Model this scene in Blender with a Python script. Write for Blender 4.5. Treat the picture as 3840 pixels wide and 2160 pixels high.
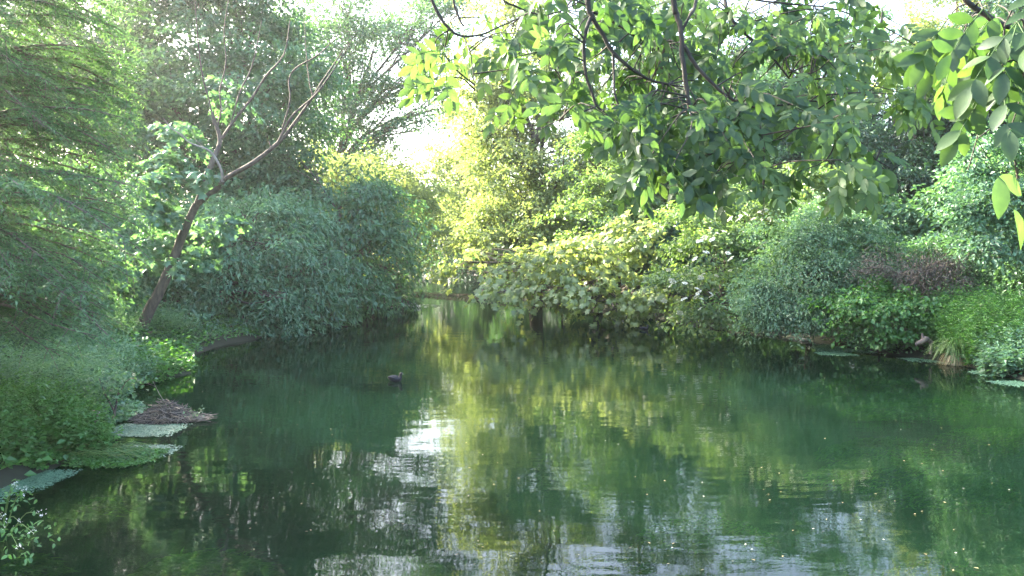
import bpy, math, random
import numpy as np
from mathutils import Vector
R = math.radians
random.seed(7)
rng = np.random.default_rng(11)
scene = bpy.context.scene
for o in list(bpy.data.objects):
    bpy.data.objects.remove(o)
COL = scene.collection

# ------------------------------------------------------------------ camera
CAM = np.array([0.0, 0.0, 3.5]); PITCH = R(2.35); FPX = 804.0
cd = bpy.data.cameras.new('camera'); cam = bpy.data.objects.new('camera', cd); COL.objects.link(cam)
cam.location = CAM; cam.rotation_euler = (R(90) - PITCH, 0, 0)
cd.sensor_width = 36; cd.lens = 36 * FPX / 1024; cd.clip_end = 4000; cd.clip_start = 0.05
scene.camera = cam

# ------------------------------------------------------------------ light
SUN_AZ, SUN_EL = R(-55), R(29)          # azimuth from the view axis (negative = left), elevation
w = bpy.data.worlds.new('World'); scene.world = w; w.use_nodes = True
nt = w.node_tree; nt.nodes.clear()
wo = nt.nodes.new('ShaderNodeOutputWorld'); bg = nt.nodes.new('ShaderNodeBackground'); sk = nt.nodes.new('ShaderNodeTexSky')
sk.sky_type = 'NISHITA'; sk.sun_disc = False; sk.sun_elevation = SUN_EL; sk.sun_rotation = SUN_AZ
sk.air_density = 1.0; sk.dust_density = 4.0; sk.ozone_density = 1.0
bg.inputs['Strength'].default_value = 0.13
nt.links.new(sk.outputs[0], bg.inputs[0]); nt.links.new(bg.outputs[0], wo.inputs[0])
sl = bpy.data.lights.new('sun', 'SUN'); sun = bpy.data.objects.new('sun', sl); COL.objects.link(sun)
sl.energy = 5.0; sl.angle = R(0.6); sl.color = (1.0, 0.90, 0.70)
sd = Vector((math.sin(SUN_AZ) * math.cos(SUN_EL), math.cos(SUN_AZ) * math.cos(SUN_EL), math.sin(SUN_EL)))
sun.rotation_euler = sd.to_track_quat('Z', 'Y').to_euler(); sun.location = sd * 100
vs = scene.view_settings
vs.view_transform = 'Standard'; vs.look = 'None'; vs.gamma = 1; vs.use_curve_mapping = False
vs.exposure = 3.3
cy = scene.cycles
cy.max_bounces = 6; cy.diffuse_bounces = 3; cy.glossy_bounces = 3; cy.transmission_bounces = 4; cy.transparent_max_bounces = 6
cy.volume_bounces = 0; cy.sample_clamp_indirect = 6; cy.caustics_reflective = False; cy.caustics_refractive = False
cy.use_denoising = True

# ------------------------------------------------------------------ layout helpers
cp, sp = math.cos(PITCH), math.sin(PITCH)
def ray(px, py):
    x = (px - 512) / FPX; v = (288 - py) / FPX
    return np.array([x, cp + sp * v, -sp + cp * v])
def P(px, py, Y):
    r = ray(px, py); return CAM + r * (Y / r[1])
def W(px, py, z=0.0):
    r = ray(px, py); return CAM + r * ((z - CAM[2]) / r[2])

# ------------------------------------------------------------------ object helpers
def tag(o, label=None, cat=None, group=None, kind=None):
    if label: o['label'] = label
    if cat: o['category'] = cat
    if group: o['group'] = group
    if kind: o['kind'] = kind
    return o
def empty(name, loc):
    o = bpy.data.objects.new(name, None); COL.objects.link(o)
    o.location = tuple(float(a) for a in loc); o.empty_display_size = 0.3
    return o
def mk(name, V, F, mat, parent=None, rnd=None, smooth=False):
    """V (n,3) in world space, F array or list of (m,k) index arrays."""
    V = np.asarray(V, dtype=np.float32)
    if parent is not None:
        V = V - np.array(parent.location, dtype=np.float32)
        org = None
    else:
        org = np.array([(V[:, 0].min() + V[:, 0].max()) / 2, (V[:, 1].min() + V[:, 1].max()) / 2, V[:, 2].min()], dtype=np.float32)
        V = V - org
    Fs = F if isinstance(F, list) and isinstance(F[0], np.ndarray) else [F]
    Fs = [np.asarray(f, dtype=np.int32) for f in Fs if len(f)]
    idx = np.concatenate([f.ravel() for f in Fs])
    tot = np.concatenate([np.full(len(f), f.shape[1], dtype=np.int32) for f in Fs])
    st = np.concatenate([[0], np.cumsum(tot)[:-1]]).astype(np.int32)
    me = bpy.data.meshes.new(name)
    me.vertices.add(len(V)); me.vertices.foreach_set('co', V.ravel())
    me.loops.add(len(idx)); me.loops.foreach_set('vertex_index', idx)
    me.polygons.add(len(st)); me.polygons.foreach_set('loop_start', st)
    if rnd is not None:
        a = me.attributes.new('rnd', 'FLOAT', 'FACE'); a.data.foreach_set('value', np.asarray(rnd, dtype=np.float32))
    me.polygons.foreach_set('use_smooth', np.full(len(st), smooth, dtype=bool))
    me.update(calc_edges=True)
    me.materials.append(mat)
    o = bpy.data.objects.new(name, me); COL.objects.link(o)
    if parent is not None: o.parent = parent
    else: o.location = tuple(float(a) for a in org)
    return o
def kids(o):
    return [c for c in bpy.data.objects if c.parent == o]
def copy_tree(o, loc, rz=0.0, sc=1.0):
    c = o.copy(); COL.objects.link(c); c.location = tuple(loc); c.rotation_euler = (0, 0, rz); c.scale = (sc, sc, sc)
    for ch in kids(o):
        d = ch.copy(); COL.objects.link(d); d.parent = c
    return c
def nrm(a):
    return a / np.maximum(np.linalg.norm(a, axis=-1, keepdims=True), 1e-9)

# ------------------------------------------------------------------ materials
def newmat(name):
    m = bpy.data.materials.new(name); m.use_nodes = True; t = m.node_tree; t.nodes.clear()
    return m, t, t.nodes.new('ShaderNodeOutputMaterial')
def N(t, typ, **kw):
    n = t.nodes.new(typ)
    for k, v in kw.items():
        if k in n.inputs: n.inputs[k].default_value = v
        else: setattr(n, k, v)
    return n
def leaf_mat(name, dark, light, tr=0.4, tint=(1.25, 1.35, 0.55), gloss=0.04, rough=0.45, mottle=1.2):
    m, t, out = newmat(name); L = t.links
    at = N(t, 'ShaderNodeAttribute', attribute_name='rnd')
    cr = N(t, 'ShaderNodeValToRGB')
    cr.color_ramp.elements[0].color = (*dark, 1); cr.color_ramp.elements[1].color = (*light, 1)
    tc = N(t, 'ShaderNodeTexCoord'); mo = N(t, 'ShaderNodeTexNoise', Scale=mottle, Detail=3.0); ma = N(t, 'ShaderNodeMath', operation='MULTIPLY_ADD'); ma.inputs[1].default_value = .9; 
    L.new(tc.outputs['Object'], mo.inputs[0]); L.new(mo.outputs[0], ma.inputs[0]); su = N(t, 'ShaderNodeMath', operation='SUBTRACT'); su.inputs[1].default_value = .45
    L.new(at.outputs['Fac'], ma.inputs[2]); L.new(ma.outputs[0], su.inputs[0]); L.new(su.outputs[0], cr.inputs[0])
    df = N(t, 'ShaderNodeBsdfDiffuse'); tl = N(t, 'ShaderNodeBsdfTranslucent'); gl = N(t, 'ShaderNodeBsdfGlossy')
    gl.inputs['Roughness'].default_value = rough; gl.inputs['Color'].default_value = (0.9, 0.95, 1, 1)
    mu = N(t, 'ShaderNodeMix', data_type='RGBA', blend_type='MULTIPLY'); mu.inputs[0].default_value = 1
    L.new(cr.outputs[0], mu.inputs[6]); mu.inputs[7].default_value = (*tint, 1)
    L.new(cr.outputs[0], df.inputs[0]); L.new(mu.outputs[2], tl.inputs[0])
    m1 = N(t, 'ShaderNodeMixShader'); m1.inputs[0].default_value = tr
    L.new(df.outputs[0], m1.inputs[1]); L.new(tl.outputs[0], m1.inputs[2])
    m2 = N(t, 'ShaderNodeMixShader'); m2.inputs[0].default_value = gloss
    L.new(m1.outputs[0], m2.inputs[1]); L.new(gl.outputs[0], m2.inputs[2])
    L.new(m2.outputs[0], out.inputs[0])
    return m
def bark_mat(name, a, b, scale=6.0, rough=0.85, stretch=0.25):
    m, t, out = newmat(name); L = t.links
    tc = N(t, 'ShaderNodeTexCoord'); mp = N(t, 'ShaderNodeMapping'); mp.inputs['Scale'].default_value = (1, 1, stretch)
    no = N(t, 'ShaderNodeTexNoise', Scale=scale, Detail=6.0, Roughness=0.65)
    cr = N(t, 'ShaderNodeValToRGB'); cr.color_ramp.elements[0].position = 0.35; cr.color_ramp.elements[1].position = 0.68
    cr.color_ramp.elements[0].color = (*a, 1); cr.color_ramp.elements[1].color = (*b, 1)
    bs = N(t, 'ShaderNodeBsdfPrincipled'); bs.inputs['Roughness'].default_value = rough
    bu = N(t, 'ShaderNodeBump'); bu.inputs['Strength'].default_value = 0.5; bu.inputs['Distance'].default_value = 0.03
    L.new(tc.outputs['Object'], mp.inputs[0]); L.new(mp.outputs[0], no.inputs[0]); L.new(no.outputs[0], cr.inputs[0])
    L.new(cr.outputs[0], bs.inputs['Base Color']); L.new(no.outputs[0], bu.inputs['Height']); L.new(bu.outputs[0], bs.inputs['Normal'])
    L.new(bs.outputs[0], out.inputs[0])
    return m
def plain_mat(name, col, rough=0.6):
    m, t, out = newmat(name)
    tc = N(t, 'ShaderNodeTexCoord'); no = N(t, 'ShaderNodeTexNoise', Scale=25.0, Detail=4.0)
    mx = N(t, 'ShaderNodeMix', data_type='RGBA'); mx.inputs[6].default_value = (*[c * 0.75 for c in col], 1); mx.inputs[7].default_value = (*[min(1, c * 1.2) for c in col], 1)
    bs = N(t, 'ShaderNodeBsdfPrincipled'); bs.inputs['Roughness'].default_value = rough
    t.links.new(tc.outputs['Object'], no.inputs[0]); t.links.new(no.outputs[0], mx.inputs[0]); t.links.new(mx.outputs[2], bs.inputs['Base Color'])
    t.links.new(bs.outputs[0], out.inputs[0])
    return m

M = {}
M['teal'] = leaf_mat('leaf_cool_green', (0.05, 0.125, 0.075), (0.19, 0.35, 0.22), 0.4)
M['mid'] = leaf_mat('leaf_mid_green', (0.04, 0.105, 0.055), (0.16, 0.30, 0.155), 0.4)
M['lime'] = leaf_mat('leaf_fresh_yellow_green', (0.13, 0.20, 0.06), (0.40, 0.47, 0.21), 0.56, (1.25, 1.25, .65))
M['fresh'] = leaf_mat('leaf_fresh_green', (0.07, 0.14, 0.05), (0.25, 0.35, 0.14), 0.48)
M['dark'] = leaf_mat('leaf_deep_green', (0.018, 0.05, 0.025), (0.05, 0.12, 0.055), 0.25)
M['grey'] = leaf_mat('leaf_grey_willow', (0.06, 0.135, 0.07), (0.20, 0.33, 0.19), 0.35)
M['conifer'] = leaf_mat('needle_feathery_green', (0.05, 0.12, 0.06), (0.18, 0.32, 0.16), 0.45)
M['herb'] = leaf_mat('leaf_bright_herb', (0.05, 0.14, 0.035), (0.12, 0.28, 0.07), 0.4)
M['ash'] = leaf_mat('leaf_ash', (0.035, 0.08, 0.03), (0.115, 0.20, 0.06), 0.52, (1.3, 1.35, 0.65), 0.03, 0.5, 28.0)
M['duckweed'] = leaf_mat('duckweed_green', (0.045, 0.12, 0.065), (0.16, 0.30, 0.18), 0.1, gloss=0.08, mottle=5.0)
M['straw'] = leaf_mat('dry_straw', (0.14, 0.12, 0.06), (0.36, 0.32, 0.18), 0.2)
M['sedge'] = leaf_mat('sedge_blade', (0.07, 0.15, 0.04), (0.20, 0.32, 0.10), 0.35)
M['brown'] = leaf_mat('brown_weed', (0.025, 0.022, 0.014), (0.08, 0.06, 0.04), 0.05, gloss=.02)
M['petal'] = leaf_mat('cream_blossom', (0.60, 0.62, 0.52), (0.85, 0.86, 0.78), 0.3, (1, 1, 0.9))
M['weed'] = leaf_mat('water_weed', (0.06, 0.16, 0.02), (0.16, 0.34, 0.05), 0.4)
M['bark'] = bark_mat('bark_brown', (0.05, 0.04, 0.035), (0.16, 0.125, 0.10))
M['barkd'] = bark_mat('bark_dark', (0.018, 0.016, 0.014), (0.06, 0.05, 0.04), 18)
M['barkp'] = bark_mat('bark_pale', (0.16, 0.14, 0.12), (0.38, 0.34, 0.29), 10)
M['twig'] = bark_mat('twig_grey_brown', (0.08, 0.065, 0.055), (0.22, 0.17, 0.14), 14)
M['dry'] = leaf_mat('dry_brown_leaf', (0.04, 0.038, 0.032), (0.12, 0.10, 0.085), 0.1, gloss=.02)
M['nest'] = leaf_mat('nest_stick', (0.05, 0.038, 0.03), (0.24, 0.19, 0.15), 0.0, gloss=0.05)

# ------------------------------------------------------------------ geometry generators
class Geo:
    def __init__(s): s.V = []; s.F = {}; s.R = {}; s.n = 0
    def add(s, V, F, rnd=None):
        F = np.asarray(F, dtype=np.int32); k = F.shape[1]
        s.F.setdefault(k, []).append(F + s.n); s.V.append(np.asarray(V, dtype=np.float32)); s.n += len(V)
        s.R.setdefault(k, []).append(np.full(len(F), 0.5, dtype=np.float32) if rnd is None else np.asarray(rnd, dtype=np.float32))
    def build(s, name, mat, parent=None, smooth=False):
        ks = sorted(s.F)
        return mk(name, np.concatenate(s.V), [np.concatenate(s.F[k]) for k in ks], mat, parent,
                  np.concatenate([np.concatenate(s.R[k]) for k in ks]), smooth)
def spline(pts, rad, sub=4):
    pts = np.asarray(pts, float); rad = np.asarray(rad, float); n = len(pts)
    if n < 3 or sub == 1:
        if n == 2 and sub > 1:
            t = np.linspace(0, 1, sub + 1)[:, None]
            return pts[0] * (1 - t) + pts[1] * t, rad[0] + (rad[1] - rad[0]) * t[:, 0]
        return pts, rad
    ext = np.vstack([2 * pts[0] - pts[1], pts, 2 * pts[-1] - pts[-2]])
    out = []; ro = []
    for i in range(n - 1):
        p0, p1, p2, p3 = ext[i:i + 4]
        for j in range(sub):
            t = j / sub
            out.append(0.5 * (2 * p1 + (p2 - p0) * t + (2 * p0 - 5 * p1 + 4 * p2 - p3) * t * t + (3 * p1 - p0 - 3 * p2 + p3) * t ** 3))
            ro.append(rad[i] * (1 - t) + rad[i + 1] * t)
    out.append(pts[-1]); ro.append(rad[-1])
    return np.array(out), np.array(ro)
def tube(g, pts, rad, k=6, sub=4, wob=0.0, rnd=0.5, sq=1.0):
    pts, rad = spline(pts, rad, sub); n = len(pts)
    T = nrm(np.gradient(pts, axis=0)); a = np.cross(T, [0.31, 0.17, 0.93]); bad = np.linalg.norm(a, axis=1) < 0.15
    a[bad] = np.cross(T[bad], [0, 1, 0.1]); a = nrm(a); b = np.cross(T, a)
    if wob: pts = pts + rng.normal(0, 1, pts.shape) * rad[:, None] * wob
    th = np.linspace(0, 2 * math.pi, k, endpoint=False)
    rr = rad[:, None] * (1 + (rng.uniform(-1, 1, (n, k)) * wob * 0.6 if wob else 0))
    V = pts[:, None, :] + rr[:, :, None] * (np.cos(th)[None, :, None] * a[:, None, :] + sq * np.sin(th)[None, :, None] * b[:, None, :])
    i = np.arange(n - 1)[:, None] * k; j = np.arange(k)[None, :]; j2 = (j + 1) % k
    F = np.stack([i + j, i + j2, i + k + j2, i + k + j], -1).reshape(-1, 4)
    g.add(V.reshape(-1, 3), F, np.full(len(F), rnd))

def leafs(g, pos, ax, nor, L, Wd, rnd, kind='quad', bend=0.15):
    """lay N leaves: base position, axis, approximate normal, length, width"""
    n = len(pos); ax = nrm(ax); side = nrm(np.cross(ax, nor)); nor = np.cross(side, ax)
    L = np.broadcast_to(L, n)[:, None]; Wd = np.broadcast_to(Wd, n)[:, None]
    if kind == 'quad':
        T = [(0, 0, 0), (0.45, 0.5, 0.10), (1, 0, -bend), (0.45, -0.5, 0.10)]; F = [[0, 1, 2, 3]]
    elif kind == 'strip':
        T = [(0, 0.5, 0), (0, -0.5, 0), (1, 0, -bend)]; F = [[0, 1, 2]]
    elif kind == 'oval':
        T = [(0, 0, 0), (0.30, 0.46, 0.08), (0.68, 0.36, 0.0), (1, 0, -bend), (0.68, -0.36, 0.0), (0.30, -0.46, 0.08), (0.45, 0, -0.02)]
        F = [[0, 6, 2, 1], [6, 3, 2, 2][:3], [0, 5, 4, 6], [6, 4, 3, 3][:3]]
    elif kind == 'ashleaf':
        xs = [0, .12, .32, .55, .76, .90, 1]; ws = [0.03, .26, .46, .50, .36, .18, 0.01]
        T = []; F = []
        for x, ww in zip(xs, ws):
            z = -bend * x * x
            T += [(x, ww, z + .045 * ww * 2), (x, 0, z), (x, -ww, z + .045 * ww * 2)]
        for i in range(6):
            F += [[3 * i, 3 * i + 1, 3 * i + 4, 3 * i + 3], [3 * i + 1, 3 * i + 2, 3 * i + 5, 3 * i + 4]]
    elif kind == 'maple':
        T = [(0, 0, 0), (0.42, 0, 0.03)]
        pts = [(-.05, .2), (.05, .48), (.28, .30), (.55, .62), (.60, .24), (1.0, 0), (.60, -.24), (.55, -.62), (.28, -.30), (.05, -.48), (-.05, -.2)]
        T = [(0.3, 0, 0.05)] + [(x, y, -bend * (x * x + y * y)) for x, y in pts]
        F = [[0, i + 1, i] for i in range(1, 11)] + [[0, 1, 11]]
    T = np.array(T, float); k = len(T)
    V = pos[:, None, :] + (T[None, :, 0:1] * L[:, None]) * ax[:, None, :] + (T[None, :, 1:2] * Wd[:, None]) * side[:, None, :] + (T[None, :, 2:3] * L[:, None]) * nor[:, None, :]
    base = (np.arange(n) * k)[:, None, None]
    V = V.reshape(-1, 3); off = g.n; first = True
    for kk in (3, 4):
        Fk = np.array([f for f in F if len(f) == kk], dtype=np.int64)
        if not len(Fk): continue
        FF = (Fk[None] + base).reshape(-1, kk); rr = np.repeat(rnd, len(Fk))
        if first: g.add(V, FF, rr); first = False
        else:
            g.F.setdefault(kk, []).append(FF.astype(np.int32) + off); g.R.setdefault(kk, []).append(rr.astype(np.float32))

def noise3(p, s, seed=0):
    r = np.random.default_rng(seed); v = np.zeros(len(p))
    for _ in range(5):
        k = r.normal(0, 1, 3) / s; v += np.sin(p @ k * 2.2 + r.uniform(0, 6.3))
    return v / 2.2
def rdirs(n):
    return nrm(rng.normal(0, 1, (n, 3)))
def clumps(g, c, r, nleaf, per, size, L, asp=0.55, kind='quad', gap=-9.0, gs=1.6, droop=0.35, up=0.8, shell=0.55, lrnd=0.5, back=0.45, flat=0.22, seed=0, zmin=0.12):
    """fill an ellipsoid lobe (centre c, radii r) with sprays of leaves; returns clump centres"""
    K = max(3, int(nleaf / per)); d = rdirs(K)
    tocam = nrm((CAM - c)[None])[0]; facing = d @ tocam
    keep = (facing > -0.25) | (rng.uniform(0, 1, K) < back)
    d = d[keep]; f = shell + (1.05 - shell) * rng.uniform(0, 1, len(d)) ** 0.7
    p = c + d * np.asarray(r) * f[:, None]
    nb = int(min(26, max(0, K // 14)))
    if nb >= 5:                                                     # gather the sprays into boughs with gaps between them
        bd = rdirs(nb * 3); bd = bd[(bd @ tocam > -.3) | (rng.uniform(0, 1, nb * 3) < back)][:nb]; nb = len(bd)
        bc = c + bd * np.asarray(r) * rng.uniform(.5, .98, nb)[:, None]; br = rng.uniform(.28, .46, nb)
        inb = rng.uniform(0, 1, len(d)) < .82; ib = rng.integers(0, nb, len(d)); e = rdirs(len(d)); e[:, 2] = np.where(rng.uniform(0, 1, len(d)) < .7, np.abs(e[:, 2]), e[:, 2])
        rm = np.minimum(np.asarray(r), np.mean(r) * 1.3)
        pb = bc[ib] + e * rm * br[ib][:, None] * [1, 1, .5] * rng.uniform(.6, 1, (len(d), 1)); pb[:, 2] -= .18 * rm[2] * (np.abs(e[:, 0]) ** 2) * br[ib] * 2
        p = np.where(inb[:, None], pb, p); d = np.where(inb[:, None], nrm(e * .6 + bd[ib] * .6), d)
    # uneven outline
    p += d * (noise3(p, 1.1, seed + 5)[:, None]) * 0.22 * np.asarray(r)
    k2 = (noise3(p, gs, seed) > gap) & (p[:, 2] > zmin)
    p = p[k2]; d = d[k2]; K = len(p)
    if K == 0: return p
    s = size * rng.uniform(0.6, 1.35, K)
    a = nrm(d * [0.9, 0.9, 0.4] + rng.normal(0, 0.35, (K, 3)) + [0, 0, -droop * 0.4]); b = nrm(np.cross(a, [0.05, 0.02, 1])); 
    cr = rng.uniform(0, 1, K)                                       # each spray has its own tone
    i = np.repeat(np.arange(K), per); n = len(i)
    t = rng.uniform(-0.7, 1, n); wv = rng.normal(0, 0.45, n) * (1.1 - 0.6 * np.maximum(t, 0))
    pos = p[i] + a[i] * (t * s[i])[:, None] + b[i] * (wv * s[i])[:, None]
    pos[:, 2] += -droop * s[i] * np.maximum(t, 0) ** 2 - 0.25 * s[i] * wv ** 2 + rng.normal(0, flat, n) * s[i]
    ax = a[i] * 0.7 + b[i] * (np.sign(wv) * 0.7)[:, None] + rng.normal(0, 0.45, (n, 3)) + [0, 0, -droop]
    nor = d[i] * 0.45 + rng.normal(0, 0.5, (n, 3)) + [0, 0, up]
    ok = pos[:, 2] > 0.03
    pos, ax, nor, i = pos[ok], ax[ok], nor[ok], i[ok]; n = len(i)
    ll = L * rng.uniform(0.65, 1.3, n)
    rr = np.clip(0.55 * cr[i] + 0.45 * rng.uniform(0, 1, n) + (lrnd - 0.5), 0, 1)
    leafs(g, pos, ax, nor, ll, ll * asp, rr, kind)
    return p

TREES = {}
def tree(name, label, cat, mat, lobes, trunk, tr_r=0.25, bark='bark', L=0.16, asp=0.6, cover=2.2, size=0.8, per=60, kind='quad', gap=-9.0,
         group=None, twigs=14, seed=1, crown='crown', limbs=True, lpx=True, **kw):
    """lobes: (px, py, rx_px, ry_px, Y, depth_radius_m) in the photograph's frame at depth Y; trunk: list of world points"""
    trunk = [np.array(p, float) for p in trunk]; L = L * 1.45; size = size * 1.15; per = int(per * .6); flat_ = kw.setdefault('flat', .14)
    root = empty(name, (trunk[0][0], trunk[0][1], max(0.0, trunk[0][2])))
    tag(root, label, cat, group)
    g = Geo(); tw = Geo()
    n = len(trunk); tube(tw, trunk, np.linspace(tr_r, tr_r * 0.35, n), 9, 4, 0.05)
    tp, trr = spline(trunk, np.linspace(tr_r, tr_r * 0.35, n), 4)
    for li, lb in enumerate(lobes):
        c = P(lb[0], lb[1], lb[4]); sx = lb[4] / FPX; r = np.array([lb[2] * sx, lb[5], lb[3] * sx])
        cov = cover * (lb[6] if len(lb) > 6 else 1.0)
        area = 4 * math.pi * ((r[0] * r[1]) ** 1.6 / 3 + (r[0] * r[2]) ** 1.6 / 3 + (r[1] * r[2]) ** 1.6 / 3) ** (1 / 1.6)
        nl = int(cov * area * 0.62 / (L * L * asp * 0.5 * (1.3 if kind == 'maple' else 1)))
        cl = clumps(g, c, r, nl, per, size, L, asp, kind, gap, seed=seed * 17 + li, **kw)
        if limbs:
            # limb from the trunk to the lobe, twigs on to its sprays
            zc = c[2] - r[2] * 0.3
            j = int(np.argmin(np.abs(tp[:, 2] - (tp[0, 2] + (zc - tp[0, 2]) * 0.7)) + 0.15 * np.linalg.norm(tp - c, axis=1))); s0 = tp[j]; r0 = trr[j] * 0.6
            e = c + rng.normal(0, 0.12, 3) * r; mid = (s0 + e) / 2 + rng.normal(0, 0.06, 3) * np.linalg.norm(e - s0) + [0, 0, 0.06 * np.linalg.norm(e - s0)]
            tube(tw, [s0, mid, e], [r0, r0 * 0.7, r0 * 0.35], 6, 4, 0.06)
            lp, lr = spline([s0, mid, e], [r0, r0 * 0.7, r0 * 0.35], 5)
            if len(cl):
                for q in cl[rng.integers(0, len(cl), twigs)]:
                    k = rng.integers(len(lp) // 3, len(lp)); a = lp[k]; m = (a + q) / 2 + rng.normal(0, 0.07, 3) * np.linalg.norm(q - a)
                    tube(tw, [a, m, q], [lr[k] * 0.5, lr[k] * 0.32, 0.012], 4, 3, 0.0)
    tw.build('trunk', M[bark], root, True)
    g.build(crown, M[mat], root)
    return root

# ------------------------------------------------------------------ terrain
sh_left = [W(-40, 520), W(0, 488), W(40, 476), W(75, 462), W(95, 440), W(100, 420), W(100, 395), W(190, 374), W(196, 356), W(215, 347), W(262, 338), W(300, 326), W(330, 315), W(345, 303), W(370, 293), W(395, 284), W(405, 277)]
sh_right = [W(478, 279), W(486, 288), W(500, 297), W(560, 305), W(640, 315), W(690, 326), W(745, 332), W(800, 340), W(850, 349), W(900, 356), W(960, 365), W(1024, 380), W(1090, 400)]
water_poly = np.array([(-9.5, -40), (-8.6, 0)] + [tuple(p[:2]) for p in sh_left] + [(-22, 150), (-40, 175), (-30, 185), (0, 168)] +
                      [tuple(p[:2]) for p in sh_right] + [(12.6, 12), (11.5, 4), (11.5, -40)])
def poly_sd(Q, poly):
    """signed distance, negative inside"""
    d = np.full(len(Q), 1e9); ins = np.zeros(len(Q), bool); m = len(poly)
    for i in range(m):
        a = poly[i]; b = poly[(i + 1) % m]; e = b - a; q = Q - a
        t = np.clip((q @ e) / (e @ e), 0, 1); d = np.minimum(d, np.linalg.norm(q - t[:, None] * e, axis=1))
        c = ((a[1] > Q[:, 1]) != (b[1] > Q[:, 1])) & (Q[:, 0] < (b[0] - a[0]) * (Q[:, 1] - a[1]) / (b[1] - a[1] + 1e-12) + a[0]); ins ^= c
    return np.where(ins, -d, d)
def ground_z(x, y):
    Q = np.stack([np.atleast_1d(x), np.atleast_1d(y)], 1).astype(float); s = poly_sd(Q, water_poly)
    nz = np.sin(Q[:, 0] * .9 + 1) * np.cos(Q[:, 1] * .7) * .08 + np.sin(Q[:, 0] * .23) * np.cos(Q[:, 1] * .19 + 2) * .25
    land = 0.04 + 0.7 * (1 - np.exp(-np.maximum(s, 0) / 2.5)) + 0.02 * np.clip(s, 0, 60) + nz * np.clip(s / 3, 0, 1)
    bed = -0.04 - 1.15 * (1 - np.exp(np.minimum(s, 0) / 2.2)) + nz * 0.7 * np.clip(-s / 3, 0, 1)
    return np.where(s > 0, land, bed)
def axis(lo, hi, f0, f1, step, far):
    mid = np.arange(f0, f1, step); a = f0 - np.geomspace(step, f0 - lo, far)[::-1]; b = f1 + np.geomspace(step * .5, hi - f1, far)
    return np.concatenate([a, mid, b])
gx = axis(-1500, 1500, -45, 45, 0.6, 26); gy = axis(-600, 2500, -12, 130, 0.7, 26)
X, Y = np.meshgrid(gx, gy); Z = ground_z(X.ravel(), Y.ravel())
nx, ny = len(gx), len(gy); ii = (np.arange(ny - 1)[:, None] * nx + np.arange(nx - 1)[None]).ravel()
m, t, out = newmat('earth_and_riverbed'); L_ = t.links
ge = N(t, 'ShaderNodeNewGeometry'); n1 = N(t, 'ShaderNodeTexNoise', Scale=0.6, Detail=8.0, Roughness=0.7); n2 = N(t, 'ShaderNodeTexNoise', Scale=0.16, Detail=3.0)
L_.new(ge.outputs['Position'], n1.inputs[0]); L_.new(ge.outputs['Position'], n2.inputs[0])
c1 = N(t, 'ShaderNodeValToRGB'); c1.color_ramp.elements[0].color = (0.016, 0.014, 0.009, 1); c1.color_ramp.elements[1].color = (0.035, 0.034, 0.018, 1)
c1.color_ramp.elements[0].position = .35; c1.color_ramp.elements[1].position = .65
c2 = N(t, 'ShaderNodeValToRGB'); c2.color_ramp.elements[0].color = (0.03, 0.06, 0.03, 1); c2.color_ramp.elements[1].color = (0.05, 0.12, 0.045, 1)
c2.color_ramp.elements[0].position = .42; c2.color_ramp.elements[1].position = .62
L_.new(n1.outputs[0], c1.inputs[0]); L_.new(n2.outputs[0], c2.inputs[0])
mxx = N(t, 'ShaderNodeMix', data_type='RGBA'); sx = N(t, 'ShaderNodeSeparateXYZ'); L_.new(ge.outputs['Position'], sx.inputs[0])
mr = N(t, 'ShaderNodeMapRange'); mr.inputs[1].default_value = -.1; mr.inputs[2].default_value = .02; mr.inputs[3].default_value = .7; mr.inputs[4].default_value = .12
L_.new(sx.outputs[2], mr.inputs[0]); L_.new(mr.outputs[0], mxx.inputs[0])
L_.new(c1.outputs[0], mxx.inputs[6]); L_.new(c2.outputs[0], mxx.inputs[7])
bs = N(t, 'ShaderNodeBsdfPrincipled'); bs.inputs['Roughness'].default_value = .95
L_.new(mxx.outputs[2], bs.inputs['Base Color']); L_.new(bs.outputs[0], out.inputs[0])
o = mk('ground', np.stack([X.ravel(), Y.ravel(), Z], 1), np.stack([ii, ii + 1, ii + nx + 1, ii + nx], 1), m, None, None, True)
tag(o, kind='structure')

# ------------------------------------------------------------------ water
m, t, out = newmat('river_water'); L_ = t.links
ge = N(t, 'ShaderNodeNewGeometry')
def nz_(scale, vec, det=2.0, ro=.5):
    mp = N(t, 'ShaderNodeMapping'); mp.inputs['Scale'].default_value = vec; L_.new(ge.outputs['Position'], mp.inputs[0])
    n = N(t, 'ShaderNodeTexNoise', Scale=scale, Detail=det, Roughness=ro); L_.new(mp.outputs[0], n.inputs[0]); return n
fine = nz_(5.0, (0.6, 1.3, 1), 3.0, .55); broad = nz_(1.1, (0.5, 1.2, 1), 2.0, .5); zone = nz_(0.09, (1, .7, 1), 2.0)
zr = N(t, 'ShaderNodeMapRange'); zr.inputs[1].default_value = .40; zr.inputs[2].default_value = .66; zr.inputs[3].default_value = .25; zr.inputs[4].default_value = 1.0
L_.new(zone.outputs[0], zr.inputs[0])
mf = N(t, 'ShaderNodeMath', operation='MULTIPLY'); L_.new(fine.outputs[0], mf.inputs[0]); L_.new(zr.outputs[0], mf.inputs[1])
ad = N(t, 'ShaderNodeMath', operation='MULTIPLY_ADD'); ad.inputs[1].default_value = 3.4
L_.new(broad.outputs[0], ad.inputs[0]); L_.new(mf.outputs[0], ad.inputs[2])
bu = N(t, 'ShaderNodeBump'); bu.inputs['Strength'].default_value = 1.0; bu.inputs['Distance'].default_value = 0.002
L_.new(ad.outputs[0], bu.inputs['Height'])
fr = N(t, 'ShaderNodeFresnel', IOR=1.38); L_.new(bu.outputs[0], fr.inputs['Normal'])
tp_ = N(t, 'ShaderNodeBsdfTransparent'); tp_.inputs[0].default_value = (0.32, 0.46, 0.35, 1)
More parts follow.
